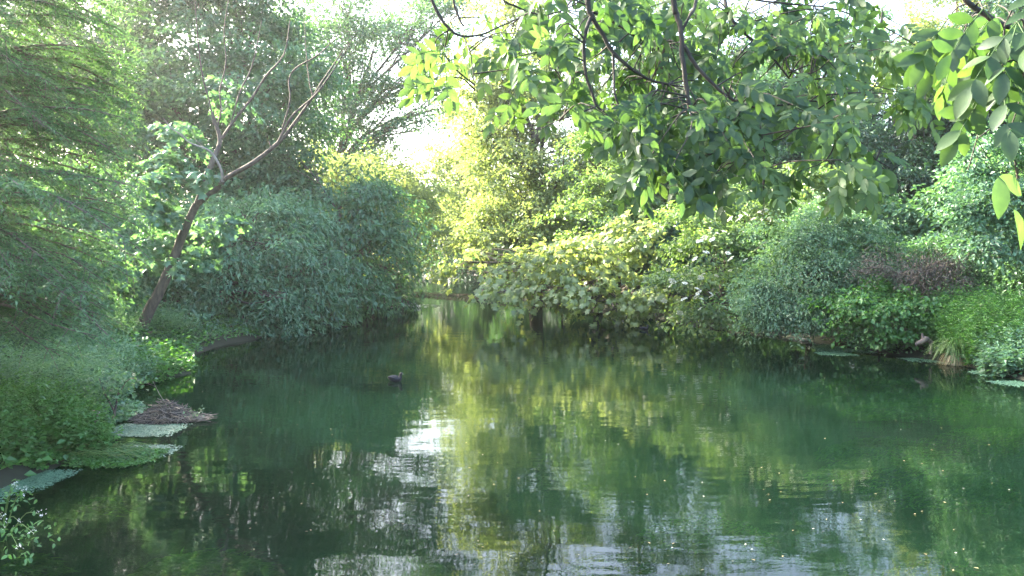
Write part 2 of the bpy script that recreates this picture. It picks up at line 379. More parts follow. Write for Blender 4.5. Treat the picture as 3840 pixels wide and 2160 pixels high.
dfw = N(t, 'ShaderNodeBsdfDiffuse'); dfw.inputs[0].default_value = (0.025, 0.085, 0.05, 1)      # light scattered back by the murky water
mw = N(t, 'ShaderNodeMixShader'); mw.inputs[0].default_value = .09; L_.new(tp_.outputs[0], mw.inputs[1]); L_.new(dfw.outputs[0], mw.inputs[2])
gl = N(t, 'ShaderNodeBsdfGlossy'); gl.inputs['Roughness'].default_value = 0.0; L_.new(bu.outputs[0], gl.inputs['Normal'])
ms = N(t, 'ShaderNodeMixShader'); L_.new(fr.outputs[0], ms.inputs[0]); L_.new(mw.outputs[0], ms.inputs[1]); L_.new(gl.outputs[0], ms.inputs[2])
L_.new(ms.outputs[0], out.inputs[0])
o = mk('water', [(-400, -200, 0), (400, -200, 0), (400, 400, 0), (-400, 400, 0)], [[0, 1, 2, 3]], m)
tag(o, kind='structure')

def gz(x, y): return float(ground_z([x], [y])[0])
def G(px, Y, py=300):
    p = P(px, py, Y); return np.array([p[0], p[1], gz(p[0], p[1]) - 0.1])
def up(base, top, k=4, j=0.25):
    base = np.array(base, float); top = np.array(top, float)
    return [base + (top - base) * i / (k - 1) + (rng.normal(0, j, 3) * [1, 1, .2] if 0 < i < k - 1 else 0) for i in range(k)]

# feathery herb bank at right edge
def herbs(name, label, mat, spots, n, hgt, wid, kind='strip', lean=.25, cat='plant', asp=1, yaw=None, part=None):
    """many upright stems with small leaves, from ground spots (x,y,radius)"""
    g = Geo(); PP, AA, NN, LLn, RR = [], [], [], [], []
    for (x, y, rx, ry) in spots:
        a = rng.uniform(0, 6.28, n); q = np.sqrt(rng.uniform(0, 1, n)); X_ = x + rx * q * np.cos(a); Y_ = y + ry * q * np.sin(a)
        z = np.maximum(ground_z(X_, Y_), -.02); h = hgt * rng.uniform(.55, 1.15, n) * (1.1 - .45 * q * q)
        d = nrm(np.stack([np.cos(a) * lean * q, np.sin(a) * lean * q, np.ones(n)], 1) + rng.normal(0, .12, (n, 3)))
        for k in range(14):
            u = rng.uniform(.15, 1, n); p = np.stack([X_, Y_, z], 1) + d * (u * h)[:, None]
            b = rng.uniform(0, 6.28, n)
            PP.append(p); AA.append(np.stack([np.cos(b), np.sin(b), rng.uniform(-.5, .5, n)], 1)); NN.append(rng.normal(0, .4, (n, 3)) + [0, 0, 1])
            LLn.append(wid * rng.uniform(.6, 1.3, n) * (1.2 - .6 * u)); RR.append(np.clip(.3 * u + .7 * rng.uniform(0, 1, n), 0, 1))
    LLn = np.concatenate(LLn); leafs(g, np.concatenate(PP), np.concatenate(AA), np.concatenate(NN), LLn, LLn * asp, np.concatenate(RR), 'quad')
    if part is not None: return g.build(part[0], M[mat], part[1])
    o = g.build(name, M[mat]); tag(o, label, cat); return o
# ================================================================== LEFT BANK
# --- leaning tree over the water
def leaning():
    tube = lambda g_, p_, r_, *a_: globals()['tube'](g_, p_, [q_ * (.8 if r_[0] < .15 else .92) for q_ in r_], *a_)
    Y0 = 28.0; root = empty('leaning_tree', P(130, 353, Y0) * [1, 1, 0] + [0, 0, .1]); tag(root, 'leaning sycamore with bare forked limbs and brown trunk tilting over the left bank', 'tree')
    g = Geo(); q = lambda *a: P(a[0], a[1], a[2] if len(a) > 2 else Y0)
    tube(g, [q(127, 360), q(141, 328), q(158, 294), q(172, 263), q(184, 231), q(196, 205, 27.8)], [.25, .22, .20, .18, .16, .14], 12, 5, .05)
    tube(g, [q(146, 330), q(150, 333), q(153, 331)], [.1, .07, .03], 6, 3)
    tube(g, [q(196, 205, 27.8), q(206, 197, 27.6), q(219, 187, 27.4), q(226, 178, 27.2), q(248, 166, 27), q(262, 156, 27), q(272, 148, 27), q(285, 136, 27)], [.14, .135, .12, .11, .10, .09, .085, .08], 9, 4, .05)
    tube(g, [q(285, 136, 27), q(298, 118, 27), q(311, 100, 27), q(320, 85, 27), q(334, 64, 27), q(345, 48, 27)], [.075, .06, .055, .045, .03, .015], 7, 4, .04)
    tube(g, [q(277, 145, 27), q(285, 128, 26.9), q(293, 115, 26.8), q(303, 106, 26.8), q(318, 92, 26.7), q(340, 60, 26.6), q(352, 40, 26.6)], [.07, .055, .05, .045, .04, .025, .012], 7, 4, .04)
    tube(g, [q(313, 97, 27), q(309, 80, 27), q(306, 50, 27), q(304, 10, 27)], [.03, .025, .015, .01], 5, 4)
    tube(g, [q(282, 130, 27), q(290, 100, 27), q(289, 80, 27), q(296, 68, 27), q(318, 55, 27), q(336, 38, 27)], [.035, .035, .035, .035, .03, .012], 5, 4)
    tube(g, [q(271, 148, 27), q(269, 141, 27)], [.03, .022], 5, 2)
    # upright second stem
    tube(g, [q(190, 220, 28.4), q(200, 195, 28.6), q(206, 176, 28.7), q(214, 158, 28.7), q(220, 140, 28.8), q(215, 122, 28.8), q(212, 112, 28.8)], [.13, .13, .125, .12, .10, .075, .06], 8, 4, .05)
    tube(g, [q(214, 125, 28.8), q(209, 100, 28.8), q(203, 78, 28.8), q(199, 50, 28.8), q(196, 15, 28.8), q(194, -20, 28.8)], [.055, .045, .04, .03, .02, .01], 6, 4)
    tube(g, [q(216, 130, 28.8), q(221, 112, 28.8), q(220, 90, 28.8), q(226, 62, 28.8), q(224, 30, 28.8), q(230, -10, 28.8)], [.05, .04, .035, .03, .02, .01], 6, 4)
    tube(g, [q(222, 138, 28.8), q(236, 118, 28.9), q(252, 98, 29), q(266, 76, 29), q(284, 54, 29), q(290, 20, 29)], [.07, .06, .055, .05, .035, .015], 6, 4)
    tube(g, [q(230, 126, 28.9), q(240, 92, 28.9), q(252, 66, 28.9), q(262, 20, 28.9)], [.05, .04, .03, .012], 6, 4)
    g.build('trunk', M['bark'], root, True)
    g = Geo()
    tube(g, [q(223, 182, 27.2), q(221, 170, 27.1), q(214, 156, 27), q(206, 149, 26.9), q(190, 143, 26.8), q(180, 134, 26.7), q(172, 129, 26.6), q(163, 118, 26.5)], [.06, .055, .05, .045, .04, .035, .028, .014], 7, 4, .04)
    tube(g, [q(184, 139, 26.8), q(181, 128, 26.7), q(183, 118, 26.7)], [.015, .01, .006], 4, 3)
    tube(g, [q(206, 149, 26.9), q(196, 140, 26.9), q(192, 131, 26.9)], [.015, .01, .006], 4, 3)
    o = g.build('dead_branch', M['barkp'], root, True); o['label'] = 'pale bare dead branch curving left off the fork'
    g = Geo()
    for (x, y, rx, ry, dY, n) in [(225, 95, 30, 22, 1.8, 90), (160, 180, 24, 14, -.6, 220), (206, 180, 16, 8, -.5, 60), (158, 212, 26, 16, -.6, 220), (210, 226, 22, 10, .6, 120), (232, 220, 16, 9, -.8, 60), (162, 240, 18, 10, .6, 130), (165, 160, 24, 14, .3, 160), (146, 258, 20, 12, .5, 120), (205, 250, 16, 12, .8, 90), (195, 145, 22, 10, 1.4, 70), (170, 130, 24, 14, 1.2, 100), (182, 262, 14, 7, -.6, 40)]:
        c = P(x, y, Y0 + dY); s = Y0 / FPX
        clumps(g, c, np.array([rx * s, .7, ry * s]), n * 1.4, 12, .42, .25, 1.0, 'maple', droop=.4, up=1.1, shell=.1, back=1, flat=.12, seed=x)
    # young shoots by the trunk
    g.build('crown', M['teal'], root)
leaning()

# --- feathery conifer, left foreground
def conifer():
    base = np.array([-10.6, 15.0, gz(-10.6, 15.0) - .1]); root = empty('feathery_conifer', base)
    tag(root, 'large feathery soft needled conifer filling the left edge above the near bank', 'tree')
    tw = Geo(); g = Geo()
    tube(tw, [base, base + [.1, .1, 4], base + [.05, 0, 9], base + [0, .2, 14]], [.34, .26, .17, .05], 10, 6, .04)
    r = np.random.default_rng(5)
    brs = []
    for i in range(290):
        z = r.uniform(2.0, 12.8); az = r.uniform(-math.pi, math.pi)
        if r.uniform() < .62: az = r.uniform(-1.9, .6)            # more boughs on the open, river side
        ln = (5.1 - 0.16 * z + 1.0 * math.exp(-((z - 3.2) / 2.2) ** 2)) * r.uniform(.55, 1.08)
        o_ = np.array([math.cos(az), math.sin(az), 0]); s = base + [0, 0, z]
        rise = r.uniform(.0, .45); rise = max(rise, (1.75 - s[2]) / ln + .37)
        e_ = s + o_ * ln; pxe = 512 + FPX * e_[0] / e_[1]; pye = 255 - FPX * (e_[2] - .15 * ln - 3.5) / e_[1]
        lim = 138 if pye < 260 else 98
        if pxe > lim and o_[0] > .05:
            kx = (lim - 512) / FPX; ln = min(ln, max(.8, (kx * s[1] - s[0]) / (o_[0] - kx * o_[1] + 1e-6)))
        pts = [s + o_ * ln * u + np.array([0, 0, rise * ln * u - (.33 + .05 * r.uniform()) * ln * u * u]) + r.normal(0, .07, 3) * u * ln * .3 for u in (0, .25, .5, .75, 1)]
        # keep the right hand reach as in the photograph
        tube(tw, pts, [.045, .034, .025, .016, .006], 5, 3, .03); brs.append((pts, ln, o_))
    P_, A_, N_, T_ = [], [], [], []
    for pts, ln, o_ in brs:
        sp_, _ = spline(pts, [1] * 5, 8); lat = np.cross(o_, [0, 0, 1])
        nsh = int(ln * 15)
        for k in range(nsh):
            u = r.uniform(.12, 1.0) ** .8; c = sp_[int(u * (len(sp_) - 1))]
            sgn = r.choice([-1, 1]); d = nrm(o_ * r.uniform(.2, 1.0) + lat * sgn * r.uniform(.2, 1.1) + np.array([0, 0, r.uniform(-.55, .15)]) + r.normal(0, .15, 3))
            Ls = r.uniform(.35, .95) * (1.15 - .45 * u); nn = int(Ls * 30)
            tone = r.uniform()
            tt = (np.arange(nn) + .5) / nn
            pp = c + d * (tt * Ls)[:, None]; pp[:, 2] -= .35 * Ls * tt ** 2
            l2 = nrm(np.cross(d, [0, 0, 1.0])); sg = np.where(np.arange(nn) % 2, 1, -1)[:, None]
            aa = d * .55 + l2 * sg + r.normal(0, .18, (nn, 3)) + [0, 0, -.12]
            P_.append(pp); A_.append(aa); N_.append(np.tile([0, 0, 1.0], (nn, 1)) + r.normal(0, .35, (nn, 3))); T_.append(np.clip(tone * .6 + r.uniform(0, .4, nn), 0, 1))
            if k % 4 == 0: tube(tw, [c, c + d * Ls * .5 + [0, 0, -.09 * Ls], c + d * Ls + [0, 0, -.35 * Ls]], [.009, .006, .003], 3, 1)
    pos = np.concatenate(P_); n = len(pos); LL = r.uniform(.07, .15, n)
    leafs(g, pos, np.concatenate(A_), np.concatenate(N_), LL, LL * .24, np.concatenate(T_), 'quad')
    tw.build('trunk', M['twig'], root, True); g.build('crown', M['conifer'], root)
    print('conifer leaflets', n)
conifer()

# --- trees of the left bank, near to far
tree('willow_shrub', 'dense cool green willow hanging over the water right of the leaning trunk', 'tree', 'teal',
     [(262, 212, 36, 26, 38, 1.8), (312, 218, 30, 24, 40, 1.8), (222, 232, 20, 12, 35, .9), (330, 262, 12, 9, 38, .8), (286, 300, 14, 8, 34, .7), (235, 285, 42, 48, 35, 2.2), (272, 245, 48, 45, 37, 2.4), (300, 290, 34, 36, 37, 2.0), (215, 240, 40, 40, 37, 2.2), (255, 320, 42, 24, 35, 1.8), (205, 315, 30, 30, 34, 1.6), (178, 330, 30, 26, 32, 1.3), (158, 300, 34, 34, 33, 1.5)],
     up(G(200, 36), P(245, 215, 36)), .2, L=.17, asp=.42, cover=2.3, size=1.0, droop=.55, gap=-.45, gs=1.0, seed=3)
tree('weeping_tree', 'spreading tree whose drooping branches touch the water at the left of the open channel', 'tree', 'mid',
     [(408, 262, 13, 9, 50, .8), (402, 288, 14, 6, 50, .8), (346, 328, 16, 6, 39, .6), (300, 158, 22, 12, 46, 1), (418, 238, 14, 10, 50, .9), (406, 301, 8, 4, 50, .4), (345, 188, 46, 30, 47, 2.6), (300, 195, 46, 34, 46, 2.6), (390, 222, 30, 24, 47, 2.0), (335, 235, 42, 42, 42, 2.6), (368, 245, 36, 34, 45, 2.6), (330, 285, 38, 30, 41, 2.2), (358, 285, 26, 24, 44, 2.0), (388, 270, 20, 22, 50, 1.8), (318, 316, 34, 20, 40, 1.8), (338, 320, 20, 12, 40, 1.2), (382, 297, 20, 8, 49, 1.2), (300, 245, 30, 40, 42, 2.2)],
     up(G(300, 45), P(340, 215, 44)), .28, L=.23, asp=.45, cover=1.9, size=1.1, droop=.55, gap=-.4, gs=1.0, seed=4)
tree('tall_bankside_tree', 'tall full green tree rising behind the leaning trunk and its bare limbs', 'tree', 'mid',
     [(250, 90, 60, 60, 44, 3, 1.2), (215, 60, 62, 62, 48, 4), (280, 130, 52, 52, 48, 3.6), (230, 160, 55, 50, 47, 3.4), (290, 60, 48, 50, 49, 3.6), (190, -10, 70, 50, 48, 4), (200, -60, 56, 46, 48, 4, 1.3), (150, -50, 50, 50, 47, 4, 1.2), (250, -90, 40, 40, 48, 3.5, 1.2), (270, 0, 50, 40, 49, 3.2, .6), (160, 110, 50, 70, 46, 3.4), (275, 195, 50, 40, 47, 3.0), (210, 215, 50, 40, 45, 3.0)],  # topmost lobes, above the view, are built up to shade the right bank
     up(G(235, 50), P(240, 20, 49)), .42, L=.19, cover=2.3, size=1.1, gap=-.75, seed=5)
tree('overhanging_crown_tree', 'tall thin crowned tree with sky showing through left of the big sky gap', 'tree', 'mid',
     [(345, 95, 46, 34, 75, 4.2, 1.3), (375, 45, 50, 40, 76, 4.2, 1.2), (330, 30, 44, 40, 75, 4.2, 1.2), (420, 25, 46, 34, 77, 3.9, 1.1), (345, -15, 60, 26, 75, 3.9, .6), (405, 80, 32, 20, 76, 3.1, 1.0), (350, 145, 42, 34, 75, 3.9, 1.3), (440, 70, 28, 26, 77, 2.9, .9),
      (455, 10, 40, 26, 77, 3.4, .8), (405, 112, 32, 20, 76, 2.6, .8), (385, 130, 28, 16, 76, 2.3, .8), (435, 105, 22, 20, 77, 2.2, .7), (300, 80, 44, 46, 73, 3.9, 1.2)],
     up(G(330, 79), P(345, 60, 76), 5, .5), .55, L=.21, cover=1.7, size=1.2, gap=-.28, gs=1.0, seed=6, twigs=22)
tree('yellow_green_bank_tree', 'sunlit yellow green tree below the sky gap behind the drooping tree', 'tree', 'lime',
     [(360, 195, 40, 34, 62, 4), (395, 205, 34, 34, 66, 4), (420, 190, 26, 26, 70, 3.5), (330, 175, 40, 36, 62, 4), (410, 240, 36, 30, 62, 3.5), (385, 170, 34, 18, 68, 3)],
     up(G(370, 68), P(385, 175, 66)), .3, L=.2, cover=2.2, size=1.0, gap=-.7, seed=7)

# ================================================================== FAR END OF THE CHANNEL
tree('far_channel_tree', 'soft hazy tree closing the far end of the water channel', 'tree', 'mid',
     [(440, 235, 34, 38, 112, 6), (470, 215, 30, 40, 118, 6), (420, 205, 28, 30, 120, 6), (450, 262, 30, 12, 108, 4)],
     up(G(445, 122), P(450, 200, 118)), .4, L=.32, cover=2.2, size=1.8, gap=-.8, seed=8)
tree('far_pale_tree', 'pale lit tree beyond the far channel just right of the sky gap', 'tree', 'lime',
     [(470, 175, 30, 34, 96, 6, 1.0), (450, 205, 28, 26, 98, 6), (480, 130, 26, 34, 96, 5, .9), (500, 190, 30, 34, 94, 5), (448, 145, 24, 26, 97, 3, .8), (428, 165, 18, 16, 97, 3, .6), (455, 95, 24, 24, 97, 3, .7)],
     up(G(485, 100), P(480, 150, 97)), .4, L=.27, cover=1.9, size=1.5, gap=-.5, seed=9)

# ================================================================== RIGHT BANK
tree('sunlit_maple', 'tall sunlit yellow green maple in the centre with grey limbs showing through', 'tree', 'lime',
     [(500, 150, 34, 34, 56, 3.2, .75), (540, 125, 38, 38, 57, 3.4, .75), (520, 200, 46, 42, 55, 3.6), (560, 180, 38, 38, 55, 3.2), (490, 235, 36, 36, 54, 3), (540, 245, 42, 36, 53, 3), (505, 90, 38, 32, 58, 2.6, 1.0), (560, 75, 44, 38, 58, 2.8, 1.0), (545, 15, 50, 30, 58, 2.8, .5), (480, 60, 34, 34, 58, 2.4, .9), (500, 5, 44, 26, 58, 2.4, .4), (470, 130, 26, 26, 57, 2, .8)],
     [G(535, 57), P(538, 220, 57), P(532, 150, 57), P(552, 108, 57), P(560, 60, 58)], .5, L=.2, cover=2.6, size=.9, gap=-.6, seed=10, twigs=20)
tree('rounded_sycamore', 'broad round green tree right of the sunlit maple under the ash leaves', 'tree', 'fresh',
     [(600, 170, 46, 44, 50, 3.2), (645, 190, 46, 42, 49, 3), (600, 215, 46, 36, 48, 3), (650, 145, 48, 40, 52, 3.2), (610, 110, 46, 40, 53, 3, .8), (660, 90, 52, 44, 55, 3.2, .8), (640, 30, 60, 44, 56, 3.4, .7), (690, 150, 46, 46, 50, 3), (700, 50, 50, 50, 56, 3.4, .7)],
     up(G(640, 54), P(645, 60, 55)), .42, L=.18, cover=2.0, size=.9, gap=-.6, seed=11)
tree('overhanging_sycamore', 'low sycamore with large bright leaves overhanging the water in mid channel', 'tree', 'lime',
     [(470, 262, 26, 15, 50, 1.8), (515, 268, 32, 22, 43, 1.9), (556, 262, 36, 22, 42, 2), (595, 255, 40, 24, 42, 2.1), (505, 292, 20, 10, 41, 1.2), (545, 288, 28, 14, 41, 1.5), (590, 292, 30, 16, 40, 1.6), (628, 290, 32, 20, 40, 1.7), (615, 308, 30, 9, 39, 1.2), (655, 300, 20, 16, 40, 1.4), (640, 240, 42, 22, 43, 2)],
     up(G(600, 49), P(590, 240, 46)), .3, L=.22, asp=.95, cover=2.1, size=.75, per=34, kind='maple', gap=-.55, seed=12, droop=.45)
def flowers(root, spots, size):
    g = Geo(); n = 34; a = rng.uniform(0, 6.28, n); rr = np.sqrt(rng.uniform(0, 1, n)) * size
    pos = np.stack([rr * np.cos(a), rr * np.sin(a), .02 - rr ** 2 * 1.5], 1)
    leafs(g, pos, rng.normal(0, 1, (n, 3)) * [1, 1, .2], np.tile([0, 0, 1.0], (n, 1)) + rng.normal(0, .3, (n, 3)), .07, .07, rng.uniform(0, 1, n), 'quad', 0)
    tube(g, [(-size * .8, 0, .0), (0, 0, .01), (size * .8, 0, .0)], [.006, .008, .006], 4, 1)
    pr = None
    for s in spots:
        if pr is None:
            pr = g.build('flower_head', M['petal'], None); base = pr
            o = pr
        else:
            o = base.copy(); COL.objects.link(o)
        o.parent = root; o.location = Vector(s) - root.location
        sc = random.uniform(.7, 1.25); o.scale = (sc, sc, sc); o.rotation_euler = (random.uniform(.2, .8), random.uniform(-.3, .3), random.uniform(0, 6))
rt = tree('elder_shrub', 'elder bush dotted with flat cream flower heads at the right water edge', 'shrub', 'fresh',
     [(690, 295, 36, 30, 36, 1.6), (715, 260, 44, 32, 37, 1.9), (690, 230, 40, 30, 39, 1.9), (750, 215, 50, 32, 39, 2.0), (790, 190, 46, 28, 40, 2.0), (840, 200, 40, 32, 40, 2.0), (700, 315, 24, 10, 35.5, 1)],
     up(G(735, 40), P(730, 230, 39)), .16, L=.15, cover=2.4, size=.65, gap=-.75, seed=13)
fl = []
for (x, y, rx, ry, Y_, d_) in [(690, 290, 32, 28, 35.2, 1.6), (715, 255, 38, 28, 36, 1.9), (785, 195, 50, 26, 38.4, 2.0), (845, 200, 36, 34, 38.4, 2.0), (750, 210, 40, 24, 37.8, 2)]:
    for k in range(15):
        a = random.uniform(0, 6.28); q = random.uniform(0, 1) ** .5
        fl.append(P(x + rx * q * math.cos(a), y + ry * q * math.sin(a), Y_ - d_ * 1.0 * math.sqrt(max(0, 1 - q * q))))
flowers(rt, fl, .12)
tree('grey_willow', 'rounded grey green willow bush between the elder and the low bank shrubs', 'shrub', 'grey',
     [(800, 245, 44, 38, 32, 1.7), (775, 285, 40, 32, 31, 1.6), (820, 275, 46, 36, 31, 1.7), (850, 240, 34, 32, 33, 1.5), (800, 312, 40, 20, 30, 1.2), (760, 312, 22, 16, 30.5, 1.0), (825, 222, 30, 26, 33, 1.4), (845, 305, 26, 22, 31, 1.2)],
     up(G(810, 33.5), P(812, 240, 32.5)), .12, L=.10, asp=.45, cover=2.4, size=.5, per=50, gap=-.8, seed=14)
tree('bank_bramble', 'leafy bramble mound low on the right bank before the brown bush', 'shrub', 'herb',
     [(850, 314, 34, 20, 28.3, 1.0), (885, 314, 36, 22, 28, 1.1), (905, 325, 28, 18, 27.6, .9), (862, 296, 30, 16, 29, 1.0), (925, 308, 22, 22, 28, .9)],
     up(G(880, 28.6), P(880, 310, 28), 3, .1), .05, L=.11, asp=.75, cover=2.4, size=.38, per=30, gap=-.8, seed=15)
tree('brown_twiggy_bush', 'half bare purple brown twiggy bush above the brambles on the right bank', 'shrub', 'dry',
     [(905, 268, 38, 22, 28.6, 1.0, .45), (945, 276, 26, 20, 28.2, 1.0, .45)],
     up(G(925, 29), P(925, 275, 28.6), 3, .1), .05, L=.10, asp=.2, cover=2.0, size=.5, per=30, seed=16, twigs=70, bark='twig')
herbs('twiggy_regrowth', 'loose grey green shoots growing up through the brown twiggy bush', 'mid', [(P(890, 300, 28)[0], 28.2, 1.3, .6), (P(950, 300, 28)[0], 28.0, 1.0, .6)], 160, 1.9, .12, asp=.5)
tree('green_thicket', 'mid green thicket of fine leaves behind the brown twiggy bush', 'shrub', 'mid',
     [(885, 265, 38, 22, 32, 1.5), (930, 258, 44, 20, 32, 1.5), (970, 262, 30, 18, 31.5, 1.4)],
     up(G(920, 34), P(920, 262, 33), 3, .1), .1, L=.11, asp=.5, cover=2.4, size=.5, per=50, gap=-.9, seed=17)
tree('pale_leaved_tree', 'pale leaved sapling tree leaning in from the right edge above the herbs', 'tree', 'teal',
     [(985, 160, 32, 30, 29, 1.5), (1010, 200, 40, 32, 28, 1.5), (960, 215, 30, 24, 29, 1.3), (1000, 240, 40, 24, 28, 1.4), (950, 245, 24, 16, 29, 1.1), (1040, 160, 40, 50, 29, 1.7), (1040, 230, 36, 44, 28, 1.6)],
     up(G(1060, 30), P(1015, 160, 29)), .12, L=.12, asp=.6, cover=2.2, size=.55, per=40, gap=-.6, seed=18)
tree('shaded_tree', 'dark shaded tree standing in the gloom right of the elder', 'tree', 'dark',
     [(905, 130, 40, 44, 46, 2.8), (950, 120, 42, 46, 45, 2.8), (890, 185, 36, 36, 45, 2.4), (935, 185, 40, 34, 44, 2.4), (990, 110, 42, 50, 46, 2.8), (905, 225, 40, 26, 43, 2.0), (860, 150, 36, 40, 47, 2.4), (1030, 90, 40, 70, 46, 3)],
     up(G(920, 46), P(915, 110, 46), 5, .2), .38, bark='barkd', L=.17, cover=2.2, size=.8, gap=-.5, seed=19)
tree('tall_poplar', 'tall narrow tree with upright stems catching sun at the top right corner', 'tree', 'lime',
     [(935, 60, 32, 60, 72, 3, 1.2), (975, 50, 30, 64, 74, 3, 1.1), (1015, 60, 32, 70, 72, 3, 1.1), (900, 55, 32, 50, 74, 3, 1.0), (955, -20, 66, 40, 73, 3, 1.0)],
     up(G(960, 76), P(958, -30, 74), 5, .3), .35, L=.2, cover=1.9, size=.9, gap=-.4, seed=20)
tree('open_crown_tree', 'tall open tree behind the ash leaves with bright sky between its twigs', 'tree', 'mid',
     [(770, 110, 52, 46, 58, 3.4, .9), (830, 100, 50, 50, 59, 3.2, .8), (740, 50, 48, 44, 60, 3, .5), (800, 40, 50, 34, 60, 3, .7), (860, 70, 40, 44, 60, 3, .5), (760, 160, 50, 36, 55, 3), (820, 160, 50, 36, 55, 3), (870, 25, 36, 24, 60, 2.6, .45)],
     up(G(800, 60), P(800, 40, 60), 5, .3), .4, L=.2, cover=1.8, size=.9, gap=-.35, seed=21)

a_ = P(1010, 350, 24); b_ = P(975, 330, 26)
herbs('tall_herb', 'bright green feathery herbs at the right edge behind the straw tuft', 'herb', [(a_[0] + .5, 25.5, 1.4, 1.6), (b_[0] + .4, 27, 1.3, 1.2)], 1500, 2.0, .16, asp=.35)
herbs('broad_leaved_herb', 'cool green broad leaved waterside herbs below the feathery ones at right', 'teal', [(P(1035, 360, 23.5)[0], 24.3, 1.1, .9), (P(1060, 360, 22)[0], 23.4, 1.2, .8)], 420, 1.15, .17, asp=.55)
# sedge tussock with dry skirt
def sedge():
    c = W(962, 366); c[1] += .3; root = empty('sedge_tussock', c); tag(root, 'sedge tussock with arching green blades and pale dry straw skirt', 'plant')
    def blades(n, h, out_, dr, col, w_):
        g = Geo()
        for k in range(n):
            a = random.uniform(0, 6.28); o_ = np.array([math.cos(a), math.sin(a), 0]); hh = h * random.uniform(.6, 1.15); oo = out_ * random.uniform(.3, 1.1)
            b = c + o_ * random.uniform(0, .22) + [0, 0, .25]; us = np.linspace(0, 1, 6)
            pts = np.array([b + o_ * oo * u ** 1.3 + np.array([0, 0, hh * u - dr * u ** 3]) for u in us]); pts[:, 2] = np.maximum(pts[:, 2], .02)
            s = nrm(np.cross(o_, [0, 0, 1.0])[None])[0] * w_; ww = np.array([1, 1, .9, .7, .4, .05])[:, None]
            V = np.concatenate([pts + s * ww, pts - s * ww]); F = [[i, i + 1, i + 7, i + 6] for i in range(5)]
            g.add(V, F, np.full(5, random.random()))
        return g
    blades(420, 1.25, 1.0, 1.0, 0, .011).build('blades', M['sedge'], root)
    blades(300, .55, .55, 1.6, 0, .012).build('dry_skirt', M['straw'], root)
sedge()

# ================================================================== BACKGROUND TREES (copies)
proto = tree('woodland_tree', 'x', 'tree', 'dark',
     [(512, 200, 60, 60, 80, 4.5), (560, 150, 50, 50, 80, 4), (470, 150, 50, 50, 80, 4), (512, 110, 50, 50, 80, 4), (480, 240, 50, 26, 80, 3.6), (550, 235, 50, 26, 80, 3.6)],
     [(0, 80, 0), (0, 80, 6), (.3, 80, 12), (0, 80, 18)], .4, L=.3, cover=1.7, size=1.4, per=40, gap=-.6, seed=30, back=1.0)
spots = [(-19, 56, .55, 'left of the tall bankside tree, deep in the wood'), (-37, 30, .95, 'behind the feathery conifer'), (-34, 60, 1.1, 'left behind the feathery conifer crown'), (-24, 47, .8, 'between the conifer and the tall bankside tree'), (-44, 60, 1.1, 'far left behind the conifer'), 
         (-30, 96, .8, 'beyond the thin crowned tree'), (-14, 92, .55, 'left of the far channel'), (12, 84, .85, 'behind the sunlit maple'), (22, 74, 1.0, 'behind the round sycamore'),
         (31, 66, .8, 'behind the open crowned tree'), (38, 62, 1.0, 'behind the shaded tree at right'), (31, 48, .75, 'right of the shaded tree'), (46, 74, 1.15, 'far right behind the poplar'),
         (-6, 150, 1.0, 'beyond the far end of the channel'), (12, 150, 1.0, 'right of the far channel end'), (-26, 140, 1.0, 'far left past the channel bend'), (26, 110, 1.0, 'far behind the round sycamore'),
         (-24, 25, .62, 'added left behind the conifer to shade the near bank'), (26, 25, .7, 'right outside the herb bank'), (20, 58, .7, 'in the shade above the elder')]  # the copy left behind the conifer is added to shade the near bank
for i, (x, y, s, d) in enumerate(spots):
    z = gz(x, y) - .1
    if i == 0:
        o = proto; o.location = (x, y, z); o.scale = (s, s, s); o.rotation_euler = (0, 0, 1.1)
    else: o = copy_tree(proto, (x, y, z), i * 1.37 + .4, s)
    tag(o, 'dark woodland tree ' + d, 'tree', 'woodland trees behind the banks')

bush = tree('bank_bush', 'x', 'shrub', 'mid',
     [(495, 262, 26, 20, 60, 1.8), (530, 258, 26, 24, 60, 1.8), (512, 240, 24, 20, 60, 1.6), (512, 275, 36, 12, 60, 2.0)],
     [(0, 60, 0), (0, 60, 1), (.1, 60, 2), (0, 60, 3)], .1, L=.17, cover=2.2, size=.7, per=40, gap=-.8, seed=31, back=1.0)
bspots = [(-15.5, 42, 1.0, 'behind the weeping tree'), (-14.5, 52, 1.1, 'beyond the weeping tree'), (-14.5, 60, 1.2, 'under the yellow green bank tree'), (-15, 72, 1.2, 'farther up the left bank'), (-17, 88, 1.3, 'near the far channel on the left'),
          (-21, 108, 1.3, 'on the left of the far channel bend'), (-27, 128, 1.5, 'past the far channel bend'), (-20, 172, 2.2, 'closing the end of the channel'), (-8, 165, 2.2, 'at the right of the channel end'), (-2, 120, 1.6, 'right of the far channel'),
          (-1.5, 96, 1.4, 'right of the far channel opening'), (1.5, 76, 1.3, 'behind the low sycamore'), (4, 64, 1.2, 'left of the maple trunk'), (7.5, 56, 1.2, 'in front of the maple trunk'), (10, 51, 1.2, 'behind the low sycamore clumps'), (13, 47, 1.2, 'left of the elder'),
          (15, 42, 1.1, 'behind the elder'), (18, 40, 1.1, 'behind the grey willow'), (21, 37, 1.1, 'right of the grey willow'), (23, 33, 1.0, 'behind the thicket at right'), (20, 24, .9, 'outside the right edge'),
          (-17, 33, 1.2, 'behind the leaning trunk'), (-19, 27, 1.2, 'left of the leaning trunk'), (-20, 20, 1.1, 'behind the conifer trunk'), (-14.5, 24, .8, 'between conifer and leaning trunk'), (-13, 17, .7, 'under the conifer boughs')]
for i, (x, y, s, d) in enumerate(bspots):
    z = gz(x, y) - .1
    if i == 0:
        o = bush; o.location = (x, y, z); o.scale = (s, s, s); o.rotation_euler = (0, 0, 1.1)
    else: o = copy_tree(bush, (x, y, z), i * 2.1 + .4, s)
    tag(o, 'rounded green bank bush ' + d, 'shrub', 'bushes along the banks')

